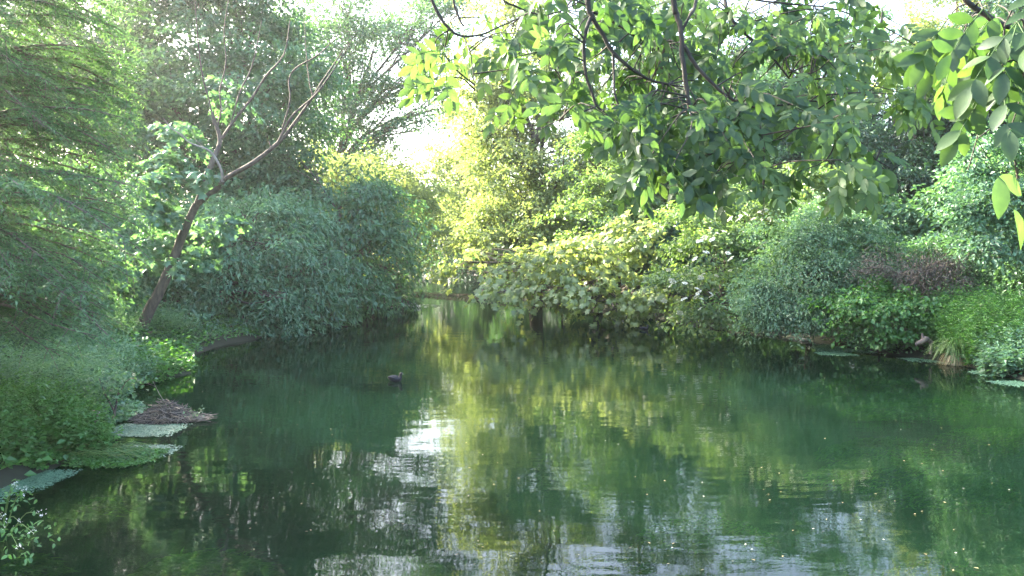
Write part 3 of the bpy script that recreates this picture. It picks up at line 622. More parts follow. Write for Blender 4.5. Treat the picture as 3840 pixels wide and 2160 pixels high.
# ================================================================== GROUND COVER / WATER EDGE
def mat_plants(name, label, cat, mat, poly_px, n, L, hgt=.12, asp=.8, kind='oval', z0=.02, flat=False, bump=.5, kindtag=None, world=False, land=False):
    """leafy carpet spread over an outline given on the water plane"""
    pw = np.array(poly_px, float) if world else np.array([W(*p)[:2] for p in poly_px]); lo = pw.min(0); hi = pw.max(0); g = Geo()
    Q = rng.uniform(lo, hi, (int(n * 2.2), 2)); s = poly_sd(Q, pw); ed = .12 * noise3(np.c_[Q, Q[:, 0] * 0], .25, 3)
    if land: ok = poly_sd(Q, water_poly) > -.05; Q = Q[ok]; s = s[ok]; ed = ed[ok]
    ke = s < ed * (.6 if flat else 1) + (.12 * rng.exponential(1, len(s)) - .09 if flat else 0); Q = Q[ke]; s = s[ke]; Q = Q[:n]; s = s[:n]; m_ = len(Q)
    base = np.maximum(ground_z(Q[:, 0], Q[:, 1]), 0)
    if flat:
        z = z0 + rng.uniform(0, .006, m_); nor = rng.normal(0, .06, (m_, 3)) + [0, 0, 1]; ax = rng.normal(0, 1, (m_, 3)) * [1, 1, .02]
    else:
        h = hgt * (1 - np.exp(-np.abs(s) / .35)).clip(0, 1) * (1 + bump * noise3(np.c_[Q, Q[:, 0] * 0], .5, 9)); z = base + z0 + np.maximum(h, .02) * rng.uniform(.1, 1, m_) ** .6
        nor = rng.normal(0, .4, (m_, 3)) + [0, 0, 1]; ax = rng.normal(0, 1, (m_, 3)) * [1, 1, .3]
    ll = L * rng.uniform(.6, 1.3, m_); leafs(g, np.c_[Q, z], ax, nor, ll, ll * asp, rng.uniform(0, 1, m_), kind)
    o = g.build(name, M[mat]); tag(o, label, cat); 
    if kindtag: o['kind'] = kindtag
    return o
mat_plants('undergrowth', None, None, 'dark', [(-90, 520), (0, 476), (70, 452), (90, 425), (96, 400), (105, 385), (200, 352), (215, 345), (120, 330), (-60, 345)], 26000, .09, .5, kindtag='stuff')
for pts, n_, m_, h_, l_ in [([(-24, 4), (-7.2, 4), (-7, 24), (-9, 34), (-24, 38)], 34000, 'herb', .45, .15), ([(-24, 34), (-8, 34), (-6, 70), (-12, 110), (-34, 110)], 30000, 'mid', .6, .22),
                        ([(10.5, 4), (30, 4), (32, 40), (10, 44)], 45000, 'mid', .4, .12), ([(9, 38), (32, 38), (30, 100), (-4, 104), (-1, 60)], 34000, 'mid', .6, .22)]:
    mat_plants('undergrowth', None, None, m_, pts, n_, l_, h_, kindtag='stuff', kind='quad', world=True, land=True)
DW = 'duckweed rafts by the left bank'; DR = 'duckweed strips along the right bank'
tag(mat_plants('duckweed_raft', 'oval pale duckweed raft just below the twig nest', 'duckweed', 'duckweed', [(112, 429), (125, 425), (150, 424), (172, 425), (184, 429), (170, 434), (150, 437), (128, 436), (108, 434)], 5200, .042, flat=True, asp=.9, z0=.008), group=DW)
tag(mat_plants('duckweed_raft', 'pointed duckweed raft behind the green stem mat at left', 'duckweed', 'duckweed', [(95, 448), (130, 445), (160, 446), (178, 450), (165, 455), (140, 458), (100, 458)], 5200, .042, flat=True, asp=.9, z0=.008), group=DW)
tag(mat_plants('duckweed_raft', 'largest duckweed raft spreading from the left frame edge below the nettles', 'duckweed', 'duckweed', [(-50, 505), (-20, 478), (20, 472), (50, 470), (78, 473), (60, 480), (35, 488), (5, 493), (-25, 505)], 8500, .036, flat=True, asp=.9, z0=.008), group=DW)
mat_plants('watercress_mat', 'green leafy mat with long stems floating at the near left bank', 'plant', 'herb', [(40, 455), (90, 448), (130, 450), (165, 452), (164, 462), (130, 467), (85, 468), (50, 470)], 4200, .06, .13)
mat_plants('watercress_mat', 'leafy green spit reaching into the water right of the leaning trunk', 'plant', 'herb', [(118, 376), (150, 362), (196, 358), (199, 364), (185, 374), (158, 384), (130, 388), (100, 392)], 6500, .085, .22)
mat_plants('watercress_mat', 'smaller leafy spit at the foot of the leaning trunk', 'plant', 'teal', [(120, 362), (150, 350), (190, 346), (200, 351), (190, 357), (150, 362)], 4500, .09, .3)
mat_plants('waterside_leaves', 'cool round leaves floating left of the twig nest', 'plant', 'teal', [(100, 405), (120, 402), (140, 403), (143, 412), (130, 420), (105, 424), (96, 415)], 1500, .09, .12, asp=.9)
mat_plants('watercress_mat', 'low leafy growth between the nettles and the largest duckweed raft at the left edge', 'plant', 'herb', [(-60, 480), (0, 458), (55, 452), (66, 462), (52, 471), (20, 474), (-20, 482)], 5000, .08, .2)
# stems in the near mat
g = Geo()
for k in range(90):
    a = W(random.uniform(55, 120), random.uniform(452, 464)); b = a + np.array([random.uniform(.3, .9), random.uniform(-.12, .12), 0])
    tube(g, [a + [0, 0, .12], (a + b) / 2 + [0, 0, random.uniform(.14, .22)], b + [0, 0, .06]], [.006, .006, .003], 3, 3, rnd=random.random())
o = g.build('floating_stems', M['sedge']); tag(o, 'pale arching stems lying over the near left leafy mat', 'plant')
# right bank strips
for pts, lab, n in [([(812, 347), (830, 344), (870, 345), (892, 350), (885, 354), (850, 352), (818, 351)], 'broad leafy green strip under the bramble mound at right', 4200),
                 ([(815, 353), (835, 351.5), (858, 355), (840, 356), (822, 355)], 'thin pale strip nearest the open water at right', 1400),
                 ([(896, 358), (930, 358), (962, 362), (1010, 366), (1040, 372), (990, 368), (940, 363), (910, 361)], 'long thin strip passing in front of the straw tuft', 3200),
                 ([(970, 372), (990, 369), (1030, 372), (1035, 377), (1000, 376.5), (978, 375)], 'rounded strip beyond the straw tuft at the right edge', 2500),
                 ([(988, 382), (1010, 381), (1040, 384), (1036, 387), (1005, 385)], 'lowest strip at the right frame edge', 1300)]:
    tag(mat_plants('duckweed_strip', 'duckweed: ' + lab, 'duckweed', 'duckweed', pts, n, .06, flat=True, asp=.9, z0=.008), group=DR)
# brown weed bed and white floating scum
o = mat_plants('floating_debris', None, None, 'brown', [(412, 292), (470, 294), (500, 300), (560, 306), (600, 311), (560, 309), (500, 306), (470, 302), (412, 297)], 4200, .15, flat=True, asp=.7, z0=.01, kindtag='stuff')
o = mat_plants('floating_debris', None, None, 'petal', [(330, 298), (350, 296), (385, 301), (440, 305), (444, 307), (380, 308), (345, 301)], 700, .2, flat=True, asp=.4, z0=.012, kindtag='stuff')

# nettles / brambles on the near left bank
herbs('nettle_bed', 'nettles and leafy climbers on the near left bank above the duckweed', 'herb', [(W(20, 462)[0], W(20, 462)[1] + .4, 1.3, .5), (W(-20, 455)[0], W(0, 455)[1] + .8, 1.6, .9), (W(45, 452)[0], W(45, 452)[1] + .5, .8, .5), (-8.5, 12.9, .6, .4), (-9.6, 12.2, .9, .6), (-10.6, 13.0, 1.6, 1.6), (-9.2, 11.6, .9, .9)], 480, .95, .10, asp=.7)
herbs('bramble_thicket', 'cool green bramble thicket above the wooden post on the left bank', 'teal', [(W(35, 425)[0], W(35, 425)[1] + .6, 1.2, 1.2), (W(70, 405)[0], W(70, 405)[1] + .6, 1.0, 1.1), (W(0, 420)[0], W(0, 420)[1] + 1, 1.8, 1.6), (W(100, 385)[0], 21.5, 1.3, 1.2)], 620, 1.25, .10, asp=.6)
herbs('bankside_herb', 'leafy herbs around the base of the leaning trunk', 'mid', [(P(140, 340, 29)[0], 29.5, 1.8, 1.3), (P(100, 340, 27)[0], 26.5, 1.5, 1.6), (P(60, 350, 25)[0], 24, 1.6, 2.0)], 620, 1.3, .13, asp=.55)

# white flowering plant in the lower left corner
root = empty('white_flowering_plant', W(-5, 520) + [0, 0, 0]); tag(root, 'small white blossoms on leafy stems in the lower left corner', 'plant')
g = Geo(); q0 = np.array(root.location); fs = []
for k in range(14):
    tip = W(random.uniform(-40, 42), random.uniform(495, 552), .35) ; tip[2] = random.uniform(.3, .6)
    b = np.array([tip[0] * .4 + q0[0] * .6, tip[1] * .4 + q0[1] * .6, 0]); tube(g, [b, (b + tip) / 2 + [0, 0, .12], tip], [.008, .006, .004], 4, 3); fs.append(tip)
g.build('stems', M['sedge'], root, True)
g = Geo(); pp = np.repeat(np.array(fs), 16, 0); n = len(pp); pp = pp + rng.normal(0, .09, (n, 3)) - [0, 0, .12]
leafs(g, pp, rng.normal(0, 1, (n, 3)), rng.normal(0, .4, (n, 3)) + [0, 0, 1], .07, .04, rng.uniform(0, 1, n), 'oval'); g.build('leaves', M['herb'], root)
g = Geo(); pp = np.repeat(np.array(fs), 12, 0); n = len(pp); pp = pp + rng.normal(0, .028, (n, 3))
leafs(g, pp, rng.normal(0, 1, (n, 3)), rng.normal(0, .6, (n, 3)) + [0, 0, 1], .022, .02, rng.uniform(0, 1, n), 'quad'); g.build('blossoms', M['petal'], root)

# wooden post and sapling
root = empty('wooden_post', W(94, 443)); tag(root, 'short weathered grey wooden post standing at the left water edge', 'post')
c = np.array(root.location); g = Geo(); s_ = c[1] / FPX
tube(g, [c + [-.10, 0, -.3], c + [0, 0, .25], c + [.05, 0, .55], c + [.06, 0, .62]], [.10, .095, .085, .03], 9, 3, .08); tube(g, [c + [-.22, .1, -.2], c + [-.12, .05, .12], c + [-.05, .03, .25]], [.08, .07, .03], 7, 3, .1)
g.build('post', M['barkp'], root, True)
root = empty('bank_sapling', W(112, 424)); tag(root, 'small forked sapling with round yellowish leaves left of the twig nest', 'sapling')
c = np.array(root.location); g = Geo()
tube(g, [c, c + [.08, 0, .35], c + [.18, 0, .8]], [.035, .025, .01], 6, 3, .05); tube(g, [c + [.06, 0, .25], c + [-.12, 0, .6], c + [-.25, 0, .95]], [.02, .015, .006], 5, 3)
tube(g, [c + [.15, 0, .6], c + [.4, 0, .95], c + [.95, -.1, .80]], [.012, .01, .004], 4, 3)
g.build('trunk', M['twig'], root, True); g = Geo(); n = 260
pp = np.concatenate([c + [.1, 0, .75] + rng.normal(0, 1, (n, 3)) * [.22, .2, .2], c + [.4, 0, .9] + rng.normal(0, 1, (50, 3)) * [.3, .1, .06]]); n = len(pp)
leafs(g, pp, rng.normal(0, 1, (n, 3)), rng.normal(0, .5, (n, 3)) + [0, -.3, 1], .085, .075, rng.uniform(0, 1, n), 'oval'); g.build('crown', M['mid'], root)

# coot nest of sticks
def nest():
    c = W(166, 420); root = empty('stick_nest', c); tag(root, 'round mound of dry sticks, a water bird nest beside the left duckweed', 'nest')
    r = np.random.default_rng(3); g = Geo(); S = c[1] / FPX
    for k in range(900):
        a = r.uniform(0, 6.28); q = math.sqrt(r.uniform()) * .62; px_, py_ = q * math.cos(a) * 1.05, q * math.sin(a) * .8
        h = .42 * math.exp(-(q / .42) ** 2) ; z = r.uniform(.0, 1) * h + .01
        d = nrm(np.array([math.cos(a + r.normal(0, .9)), math.sin(a + r.normal(0, .9)), r.normal(-.12, .3)])); l = r.uniform(.12, .38); p = c + np.array([px_, py_, z + .02])
        e1 = p - d * l / 2; e2 = p + d * l / 2; e1[2] = max(e1[2], .0); e2[2] = max(e2[2], .0)
        tube(g, [e1, (e1 + e2) / 2 + r.normal(0, .015, 3), e2], [.0075, .007, .004], 4, 1, rnd=r.uniform())
    for k in range(60):
        p = c + np.array([r.uniform(.45, .95), r.uniform(-.25, .2), r.uniform(.01, .10)]); d = nrm(np.array([1, r.normal(0, .5), r.normal(.05, .2)])); tube(g, [p - d * .16, p + d * .16], [.007, .005], 4, 1, rnd=r.uniform())
    tube(g, [c + [.0, 0, .35], c + [-.18, .1, .55], c + [-.35, .2, .8]], [.01, .008, .003], 4, 2, rnd=.8)
    g.build('sticks', M['nest'], root)
    g = Geo(); u = np.linspace(0, 1, 9); rings = []
    for i in range(9):
        th = np.linspace(0, 2 * math.pi, 22, endpoint=False); rr = .60 * (1 - u[i]) ** .6; rings.append(np.stack([c[0] + rr * np.cos(th) * 1.05, c[1] + rr * np.sin(th) * .8, np.full(22, c[2] + .30 * u[i])], 1))
    V = np.concatenate(rings); F = [[i * 22 + j, i * 22 + (j + 1) % 22, (i + 1) * 22 + (j + 1) % 22, (i + 1) * 22 + j] for i in range(8) for j in range(22)]
    g.add(V, F); g.build('mud_core', M['barkd'], root, True)
    g = Geo(); n = 40; pp = np.c_[c[0] + r.uniform(.4, .8, n), c[1] + r.uniform(-.2, .2, n), r.uniform(.05, .25, n)]
    tube(g, [c + [.3, 0, 0], c + [.6, 0, .12], c + [.8, 0, .2]], [.006, .005, .003], 4, 3); leafs(g, pp, r.normal(0, 1, (n, 3)), r.normal(0, .4, (n, 3)) + [0, 0, 1], .06, .04, r.uniform(0, 1, n), 'oval'); g.build('foliage', M['grey'], root)
nest()
# pale broken branch and stone on the right bank
g = Geo(); c = P(923, 341, 26.3); c[2] = max(c[2], .35)
tube(g, [c + [-.25, 0, -.12], c + [0, 0, .0], c + [.12, 0, .06], c + [.35, .1, -.05]], [.05, .10, .09, .05], 8, 3, .15); tube(g, [c, c + [-.02, 0, .16], c + [-.04, 0, .26]], [.06, .04, .02], 6, 2, .1)
tube(g, [c + [.3, .1, -.05], c + [.32, .1, -.3], c + [.3, .1, -.45]], [.05, .045, .05], 6, 2)
o = g.build('broken_branch', M['twig'], None, True); tag(o, 'pale pinkish broken branch stub on the right bank left of the straw tuft', 'branch')
g = Geo(); c = W(805, 341); tube(g, [c + [-.22, 0, 0], c + [-.12, 0, .03], c + [.08, 0, .035], c + [.2, 0, 0]], [.01, .07, .07, .01], 8, 3, .08)
o = g.build('pale_stone', plain_mat('pale_stone', (.42, .38, .33)), None, True); tag(o, 'small pale stone at the water edge under the grey willow', 'stone')

# ------------------------------------------------------------------ water birds
def bird(name, label, at, yaw, s, body_m, head_m, bill_m, cat):
    root = empty(name, at); tag(root, label, cat)
    f = np.array([math.cos(yaw), math.sin(yaw), 0]); c = np.array(at, float); g = Geo()
    def q(a, z): return c + f * a * s + np.array([0, 0, z * s])
    tube(g, [q(-.19, .07), q(-.17, .07), q(-.12, .065), q(-.04, .055), q(.04, .05), q(.10, .055), q(.135, .09), q(.145, .135), q(.155, .165), q(.175, .175), q(.19, .172), q(.20, .17)],
         np.array([.003, .02, .055, .078, .082, .065, .042, .030, .031, .028, .018, .004]) * s, 14, 4)
    g.build('body', body_m, root, True)
    g = Geo(); tube(g, [q(.128, .095), q(.146, .135), q(.155, .165), q(.176, .176), q(.19, .173), q(.2, .17)], np.array([.041, .0315, .0325, .0295, .0195, .005]) * s, 14, 4); g.build('head_plumage', head_m, root, True)
    g = Geo(); tube(g, [q(.188, .180), q(.20, .172), q(.222, .163)], np.array([.010, .010, .002]) * s, 8, 3, sq=.6); g.build('bill', bill_m, root, True)
    lat = np.cross(f, [0, 0, 1])
    for sg in (-1, 1):
        g = Geo(); e = q(.178, .183) + lat * sg * .022 * s; tube(g, [e - lat * sg * .006 * s, e, e + lat * sg * .004 * s], np.array([.005, .005, .001]) * s, 6, 1); g.build('eye', M['barkd'], root, True)
        g = Geo(); tube(g, [q(.05, .075) + lat * sg * .068 * s, q(-.04, .085) + lat * sg * .078 * s, q(-.13, .085) + lat * sg * .045 * s, q(-.18, .085) + lat * sg * .015 * s], np.array([.012, .038, .028, .004]) * s, 8, 4, sq=.5); g.build('wing', body_m, root, True)
slate = plain_mat('slate_plumage', (.02, .023, .03), .9); blk = plain_mat('black_plumage', (.012, .012, .014)); white = plain_mat('white_plumage', (.75, .74, .70))
bird('coot', 'dark slate coot swimming in mid channel beside the white sky reflection', W(395, 381), R(-25), 1.25, slate, blk, white, 'bird')
bird('coot', 'tiny distant dark bird on the water in front of the right bank sycamore', W(644, 330), R(10), 1.2, slate, blk, white, 'bird')
bird('white_duck', 'small white bird resting at the scum edge near the far channel', W(416, 308), R(200), 1.6, white, white, plain_mat('orange_bill', (.6, .25, .05)), 'bird')

# ------------------------------------------------------------------ submerged weed
g = Geo()
for (px, py, rx, ry, n, z) in [(190, 560, 1.0, .8, 2600, -.25), (95, 500, .5, .4, 500, -.35), (905, 462, 1.9, 1.0, 2600, -.35), (880, 440, 1.4, .7, 1600, -.4), (950, 480, 1.1, .6, 1500, -.35), (1000, 430, 1.8, 1.0, 1500, -.4), (930, 400, 2.4, 1.0, 1800, -.4),
                           (20, 560, .5, .5, 900, -.3), (600, 560, .8, .5, 500, -.75), (930, 565, .8, .4, 900, -.4), (860, 380, 2.5, 1.3, 1500, -.4), (700, 520, 1.2, .6, 400, -.8)]:
    c = W(px, py, z); a = rng.uniform(0, 6.28, n); q = np.sqrt(rng.uniform(0, 1, n))
    pos = np.c_[c[0] + rx * q * np.cos(a), c[1] + ry * q * np.sin(a), z - .35 * q ** 2 + rng.uniform(-.1, .02, n)]; d = np.tile([1.0, .35, .1], (n, 1)) + rng.normal(0, .35, (n, 3)) * [1, 1, .4]
    leafs(g, pos, d, rng.normal(0, .3, (n, 3)) + [0, 0, 1], .22 * rng.uniform(.6, 1.2, n), .03, rng.uniform(0, 1, n), 'quad')
o = g.build('water_weed', M['weed']); tag(o, kind='stuff')
g = Geo(); n = 18; pp = np.array([W(random.uniform(480, 1010), random.uniform(400, 560), .012) for _ in range(n)])
leafs(g, pp, rng.normal(0, 1, (n, 3)) * [1, 1, .03], np.tile([0, 0, 1.0], (n, 1)), .03, .018, rng.uniform(0, 1, n), 'oval', 0); o = g.build('floating_petals', M['petal']); tag(o, kind='stuff')

g = Geo(); n = 150; pp = np.array([W(random.uniform(180, 1000), 330 + 240 * random.random() ** 1.2, .012) for _ in range(n)])
leafs(g, pp, rng.normal(0, 1, (n, 3)) * [1, 1, .03], np.tile([0, 0, 1.0], (n, 1)), .045 * rng.uniform(.5, 1.3, n), .022, rng.uniform(0, 1, n), 'oval', 0); o = g.build('floating_leaves', M['straw']); tag(o, kind='stuff')
# ================================================================== ASH IN THE FOREGROUND
def ash():
    base = np.array([12.6, 5.5, gz(12.6, 5.5) - .1]); root = empty('ash_tree', base); tag(root, 'ash tree whose dark twigs and long leaflets hang across the upper right', 'tree')
    tw = Geo(); limbs = []
    tube(tw, [base, base + [-.2, 0, 3], base + [-.8, 0, 5.6], base + [-1.4, .3, 9]], [.38, .32, .26, .12], 12, 5, .04)
    hub = np.array([5.2, 4.8, 6.4]); tube(tw, [base + [-.6, 0, 4.9], np.array([9.0, 5.2, 6.6]), hub, np.array([2.6, 4.6, 6.5]), np.array([.6, 4.6, 6.2]), np.array([-.5, 4.4, 5.6])], [.2, .15, .11, .08, .05, .03], 9, 5, .04)
    def limb(pts, Yd, r0, r1, top=None):
        w_ = [P(x, y, Yd + dy) for (x, y, dy) in pts]
        if top is not None:
            t_ = np.array(top, float); a_ = w_[0]; dn = nrm((w_[0] - w_[1])[None])[0]
            w_ = [t_ * [.35, 1, 1] + a_ * [.65, 0, 0], a_ + dn * .25 * abs(t_[2] - a_[2]) + [0, 0, .2 * abs(t_[2] - a_[2])]] + w_
        n = len(w_); rr = np.linspace(r0 * .58, max(.0018, r1 * .6), n); tube(tw, w_, rr, 8, 4, .12)
        limbs.append(spline(w_, rr, 5)[0])
    limb([(430, -6, 0), (442, 20, 0), (452, 31, 0), (462, 36, 0), (480, 35, .1), (499, 27, .2), (520, 18, .3)], 4.4, .020, .006, (-.5, 4.4, 5.6))
    limb([(480, 36, .1), (503, 39, .2), (515, 42, .2), (528, 46, .2)], 4.4, .007, .003)
    limb([(464, 37, 0), (470, 52, -.1), (472, 65, -.1), (475, 90, -.2)], 4.4, .009, .003)
    limb([(453, -4, 0), (456, 10, 0), (461, 22, 0), (464, 26, 0)], 4.6, .014, .009, (.1, 4.5, 6.0))
    limb([(499, -6, 0), (515, 6, 0), (530, 12, .1), (545, 15, .1), (565, 10, .2)], 4.8, .014, .006, (.6, 4.6, 6.2))
    limb([(587, -5, 0), (591, 15, 0), (603, 35, 0), (613, 52, 0), (633, 70, 0), (653, 81, .1), (668, 84, .1)], 4.2, .030, .010, (1.2, 4.5, 6.3))
    limb([(591, 17, 0), (586, 32, -.1), (584, 52, -.1), (586, 75, -.1), (593, 96, -.1), (597, 106, -.1), (604, 112, -.1)], 4.2, .017, .010)
    limb([(597, 106, -.1), (575, 115, -.2), (555, 122, -.3), (540, 130, -.3)], 4.2, .008, .003)
    limb([(613, 54, 0), (614, 75, 0), (615, 95, -.1), (622, 112, -.1), (627, 128, -.1)], 4.2, .012, .007)
    limb([(593, 12, .2), (612, 21, .3), (634, 35, .3), (650, 43, .3), (668, 40, .4)], 4.4, .016, .006)
    limb([(673, -5, 0), (677, 15, 0), (681, 32, 0), (683, 62, 0), (687, 92, 0), (690, 110, 0)], 3.9, .027, .016, (1.8, 4.4, 6.4))
    limb([(697, -5, .1), (690, 15, 0), (681, 32, 0)], 3.9, .018, .012, (2.0, 4.5, 6.4))
    limb([(684, 45, 0), (694, 62, 0), (707, 78, 0), (722, 92, 0), (738, 102, 0), (755, 107, .1), (790, 104, .2), (815, 101, .3), (840, 108, .4)], 3.9, .018, .006)
    limb([(724, -5, .4), (731, 18, .3), (745, 34, .3), (765, 49, .3), (776, 62, .3), (792, 82, .3)], 4.4, .022, .008, (2.6, 4.6, 6.5))
    limb([(765, 49, .3), (800, 52, .4), (840, 50, .5), (864, 48, .5), (905, 70, .5), (950, 96, .5)], 4.4, .010, .003)
    limb([(740, 110, 0), (752, 141, -.1), (770, 141, 0), (784, 138, 0), (796, 128, .1)], 4.6, .010, .006)
    limb([(790, 70, .2), (815, 84, .2), (840, 115, .2), (866, 148, .2), (892, 178, .2)], 3.9, .008, .003)
    limb([(790, 104, .2), (806, 112, .2), (830, 128, .2), (850, 150, .2)], 3.9, .007, .003)
    limb([(740, -6, .4), (790, 4, .4), (830, 8, .4), (880, 25, .4), (915, 45, .4)], 4.8, .016, .005, (2.8, 4.8, 6.3))
    limb([(960, -8, 0), (983, 13, 0), (998, 23, 0), (1014, 28, 0), (1040, 36, 0)], 2.6, .012, .018, (1.7, 2.9, 4.9))
    limb([(1005, 25, 0), (1000, 60, 0), (985, 110, 0), (968, 170, 0)], 2.5, .005, .002)
    limb([(1026, 32, 0), (1022, 90, 0), (1010, 130, 0)], 2.4, .005, .002)
    limb([(760, 125, 0), (764, 150, 0), (763, 175, 0), (764, 205, 0), (762, 215, 0)], 4.0, .004, .0015)
    allp = np.concatenate(limbs)
    g = Geo(); st = Geo(); r = np.random.default_rng(21)
    PO, AX, NO, LE, RN = [], [], [], [], []
    def compound(b, d, ln, pairs, ll, tone):
        """one pinnate leaf: stalk with paired leaflets and an end leaflet"""
        d = nrm(np.asarray(d, float)); side = nrm(np.cross(d, [r.normal(0, .45), -1.0, .35]) + r.normal(0, .2, 3)); nn = nrm(np.cross(side, d)); nn = nn if nn[2] > 0 else -nn
        pts = [b + d * ln * u + np.array([0, 0, -.22 * ln * u * u]) for u in (0, .35, .7, 1)]
        tube(g, pts, [.0022, .0019, .0015, .001], 4, 2, rnd=.6)
        sp_, _ = spline(pts, [1] * 4, 6)
        for k in range(pairs):
            u = .28 + .62 * k / max(1, pairs - 1) if pairs > 1 else .6; c = sp_[int(u * (len(sp_) - 1))]
            for sg in (-1, 1):
                a = nrm(d * .62 + side * sg * .85 + np.array([0, 0, -.25]) + r.normal(0, .16, 3))
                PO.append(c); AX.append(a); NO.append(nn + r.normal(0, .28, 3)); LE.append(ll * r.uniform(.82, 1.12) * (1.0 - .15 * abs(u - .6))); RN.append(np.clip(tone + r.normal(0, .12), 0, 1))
        PO.append(sp_[-1]); AX.append(nrm(d + [0, 0, -.55])); NO.append(nn); LE.append(ll * 1.1); RN.append(tone)
    # zones: px, py, rx, ry, depth, shoots, leaflet length m, leaf tone (sunlit right side coloured paler)
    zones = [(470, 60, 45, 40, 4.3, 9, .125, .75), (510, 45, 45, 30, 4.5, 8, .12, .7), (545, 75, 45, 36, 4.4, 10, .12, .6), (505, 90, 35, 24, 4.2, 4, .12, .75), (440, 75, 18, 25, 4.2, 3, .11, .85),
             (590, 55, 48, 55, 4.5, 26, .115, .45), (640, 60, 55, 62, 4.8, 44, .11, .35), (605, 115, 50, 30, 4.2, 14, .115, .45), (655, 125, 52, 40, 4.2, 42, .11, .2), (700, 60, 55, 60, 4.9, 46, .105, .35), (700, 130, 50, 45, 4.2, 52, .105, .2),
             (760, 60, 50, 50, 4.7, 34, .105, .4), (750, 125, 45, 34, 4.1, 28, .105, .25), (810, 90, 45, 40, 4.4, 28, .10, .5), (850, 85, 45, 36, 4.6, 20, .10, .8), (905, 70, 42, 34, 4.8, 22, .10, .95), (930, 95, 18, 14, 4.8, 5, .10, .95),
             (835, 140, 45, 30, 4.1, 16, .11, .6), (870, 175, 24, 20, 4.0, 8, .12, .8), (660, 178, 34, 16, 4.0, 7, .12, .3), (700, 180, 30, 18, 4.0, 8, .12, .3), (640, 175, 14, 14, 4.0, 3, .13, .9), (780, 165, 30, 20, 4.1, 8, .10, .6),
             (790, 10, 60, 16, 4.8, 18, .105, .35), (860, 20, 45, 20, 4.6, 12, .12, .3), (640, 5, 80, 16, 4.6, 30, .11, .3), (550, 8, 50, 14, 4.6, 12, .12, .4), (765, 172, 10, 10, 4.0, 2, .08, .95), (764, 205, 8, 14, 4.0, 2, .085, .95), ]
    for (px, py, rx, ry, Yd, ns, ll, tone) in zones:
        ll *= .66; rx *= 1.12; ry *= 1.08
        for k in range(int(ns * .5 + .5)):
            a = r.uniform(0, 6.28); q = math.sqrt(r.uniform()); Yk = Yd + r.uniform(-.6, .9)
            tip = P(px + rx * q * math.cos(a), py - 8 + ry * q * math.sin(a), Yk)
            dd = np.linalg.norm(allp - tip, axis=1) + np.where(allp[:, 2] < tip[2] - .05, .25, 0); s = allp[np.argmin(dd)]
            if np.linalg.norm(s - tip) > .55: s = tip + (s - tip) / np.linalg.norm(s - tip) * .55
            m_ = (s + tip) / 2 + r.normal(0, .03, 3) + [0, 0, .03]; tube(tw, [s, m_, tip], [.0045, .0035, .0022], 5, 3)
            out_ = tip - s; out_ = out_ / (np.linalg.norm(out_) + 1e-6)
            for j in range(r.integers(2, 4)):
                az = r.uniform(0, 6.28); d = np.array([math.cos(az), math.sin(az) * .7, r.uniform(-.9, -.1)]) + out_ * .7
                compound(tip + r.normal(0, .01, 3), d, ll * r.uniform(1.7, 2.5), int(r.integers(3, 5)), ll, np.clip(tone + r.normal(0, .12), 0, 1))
    # glossy arching sprays toward the right, sunlit ones given a paler leaf tone, and the two near hanging groups at the right edge
    for path, Yd, ll, tone, sp_n in [([(813, 80), (835, 112), (862, 146), (892, 178)], 4.0, .115, .6, 12), ([(804, 108), (830, 128), (852, 150), (868, 168)], 4.0, .11, .5, 9), ([(864, 50), (900, 66), (930, 84), (953, 97)], 4.8, .12, .95, 10),
                                 ([(800, 50), (850, 46), (890, 40), (915, 50)], 4.8, .11, .9, 9)]:
        for k in range(sp_n):
            u = k / (sp_n - 1) * (len(path) - 1); i = min(int(u), len(path) - 2); f = u - i; x = path[i][0] * (1 - f) + path[i + 1][0] * f; y = path[i][1] * (1 - f) + path[i + 1][1] * f
            c = P(x, y, Yd)
            for sg in (-1, 1):
                PO.append(c); AX.append(nrm(np.array([.25 + sg * .1, sg * .75, -.9]) + r.normal(0, .18, 3))); NO.append(np.array([.4, -sg * .6, .6]) + r.normal(0, .2, 3)); LE.append(ll * r.uniform(.85, 1.15)); RN.append(np.clip(tone + r.normal(0, .1), 0, 1))
    for (px, py, Yk, ns, ll, rx, ry) in [(985, 30, 2.6, 6, .085, 40, 22), (1014, 60, 2.5, 5, .085, 18, 34), (1002, 40, 2.8, 5, .085, 30, 28), (978, 150, 2.4, 1, .115, 3, 3), (1020, 20, 2.5, 6, .09, 20, 26)]:
        for k in range(ns):
            tip = P(px + r.uniform(-rx, rx), py - 10 + r.uniform(-ry, ry), Yk + r.uniform(-.15, .2)); s = allp[np.argmin(np.linalg.norm(allp - tip, axis=1))]
            if np.linalg.norm(s - tip) > .3: s = tip + (s - tip) / np.linalg.norm(s - tip) * .3
            tube(tw, [s, (s + tip) / 2 + [0, 0, .02], tip], [.003, .0025, .002], 5, 3)
            for j in range(1 if ns == 1 else 2):
                az = r.uniform(0, 6.28); compound(tip, np.array([math.cos(az) * .7, math.sin(az) * .5, -.8]), ll * r.uniform(1.5, 2.1), 3 if ns > 1 else 1, ll, np.clip(.25 + r.normal(0, .15), 0, 1))
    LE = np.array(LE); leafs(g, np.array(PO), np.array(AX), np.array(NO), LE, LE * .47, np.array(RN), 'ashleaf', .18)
    tw.build('trunk', M['barkd'], root, True); g.build('crown', M['ash'], root, True)
    print('ash leaflets', len(LE))
ash()

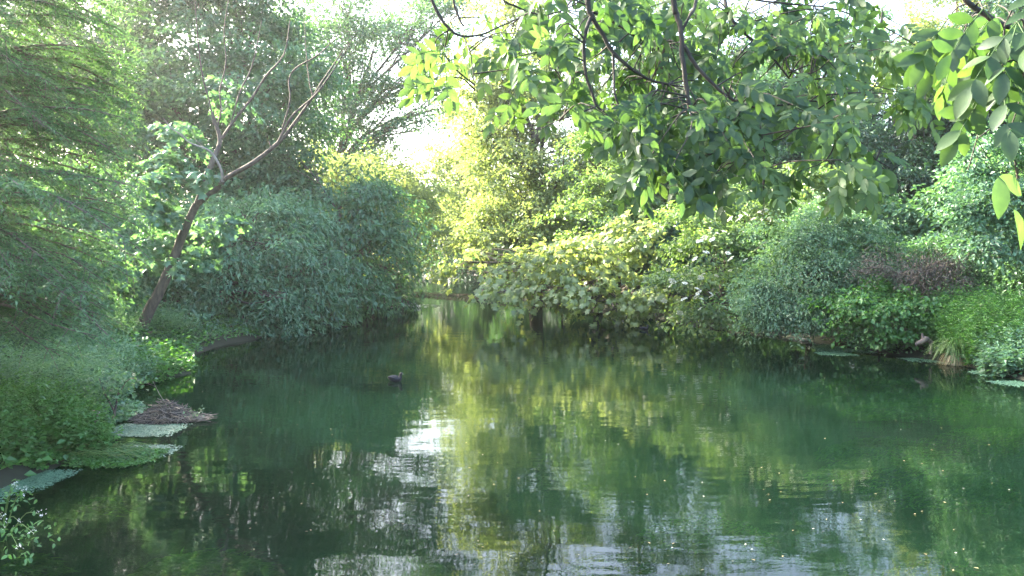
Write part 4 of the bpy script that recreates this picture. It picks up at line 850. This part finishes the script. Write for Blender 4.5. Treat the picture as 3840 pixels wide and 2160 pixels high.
# ================================================================== HAZE
m, t, out = newmat('haze_air')
pv = t.nodes.new('ShaderNodeVolumePrincipled'); pv.inputs['Density'].default_value = 0.0005; pv.inputs['Anisotropy'].default_value = 0.8
pv.inputs['Color'].default_value = (.93, .97, 1, 1); t.links.new(pv.outputs[0], out.inputs['Volume'])
x0, x1, y0, y1, z0, z1 = -1600, 1600, -700, 2600, -4, 45
V = [(x, y, z) for z in (z0, z1) for y in (y0, y1) for x in (x0, x1)]
o = mk('haze', V, [[0, 2, 3, 1], [4, 5, 7, 6], [0, 1, 5, 4], [2, 6, 7, 3], [0, 4, 6, 2], [1, 3, 7, 5]], m); tag(o, kind='stuff')
print('faces', sum(len(m_.polygons) for m_ in bpy.data.meshes))
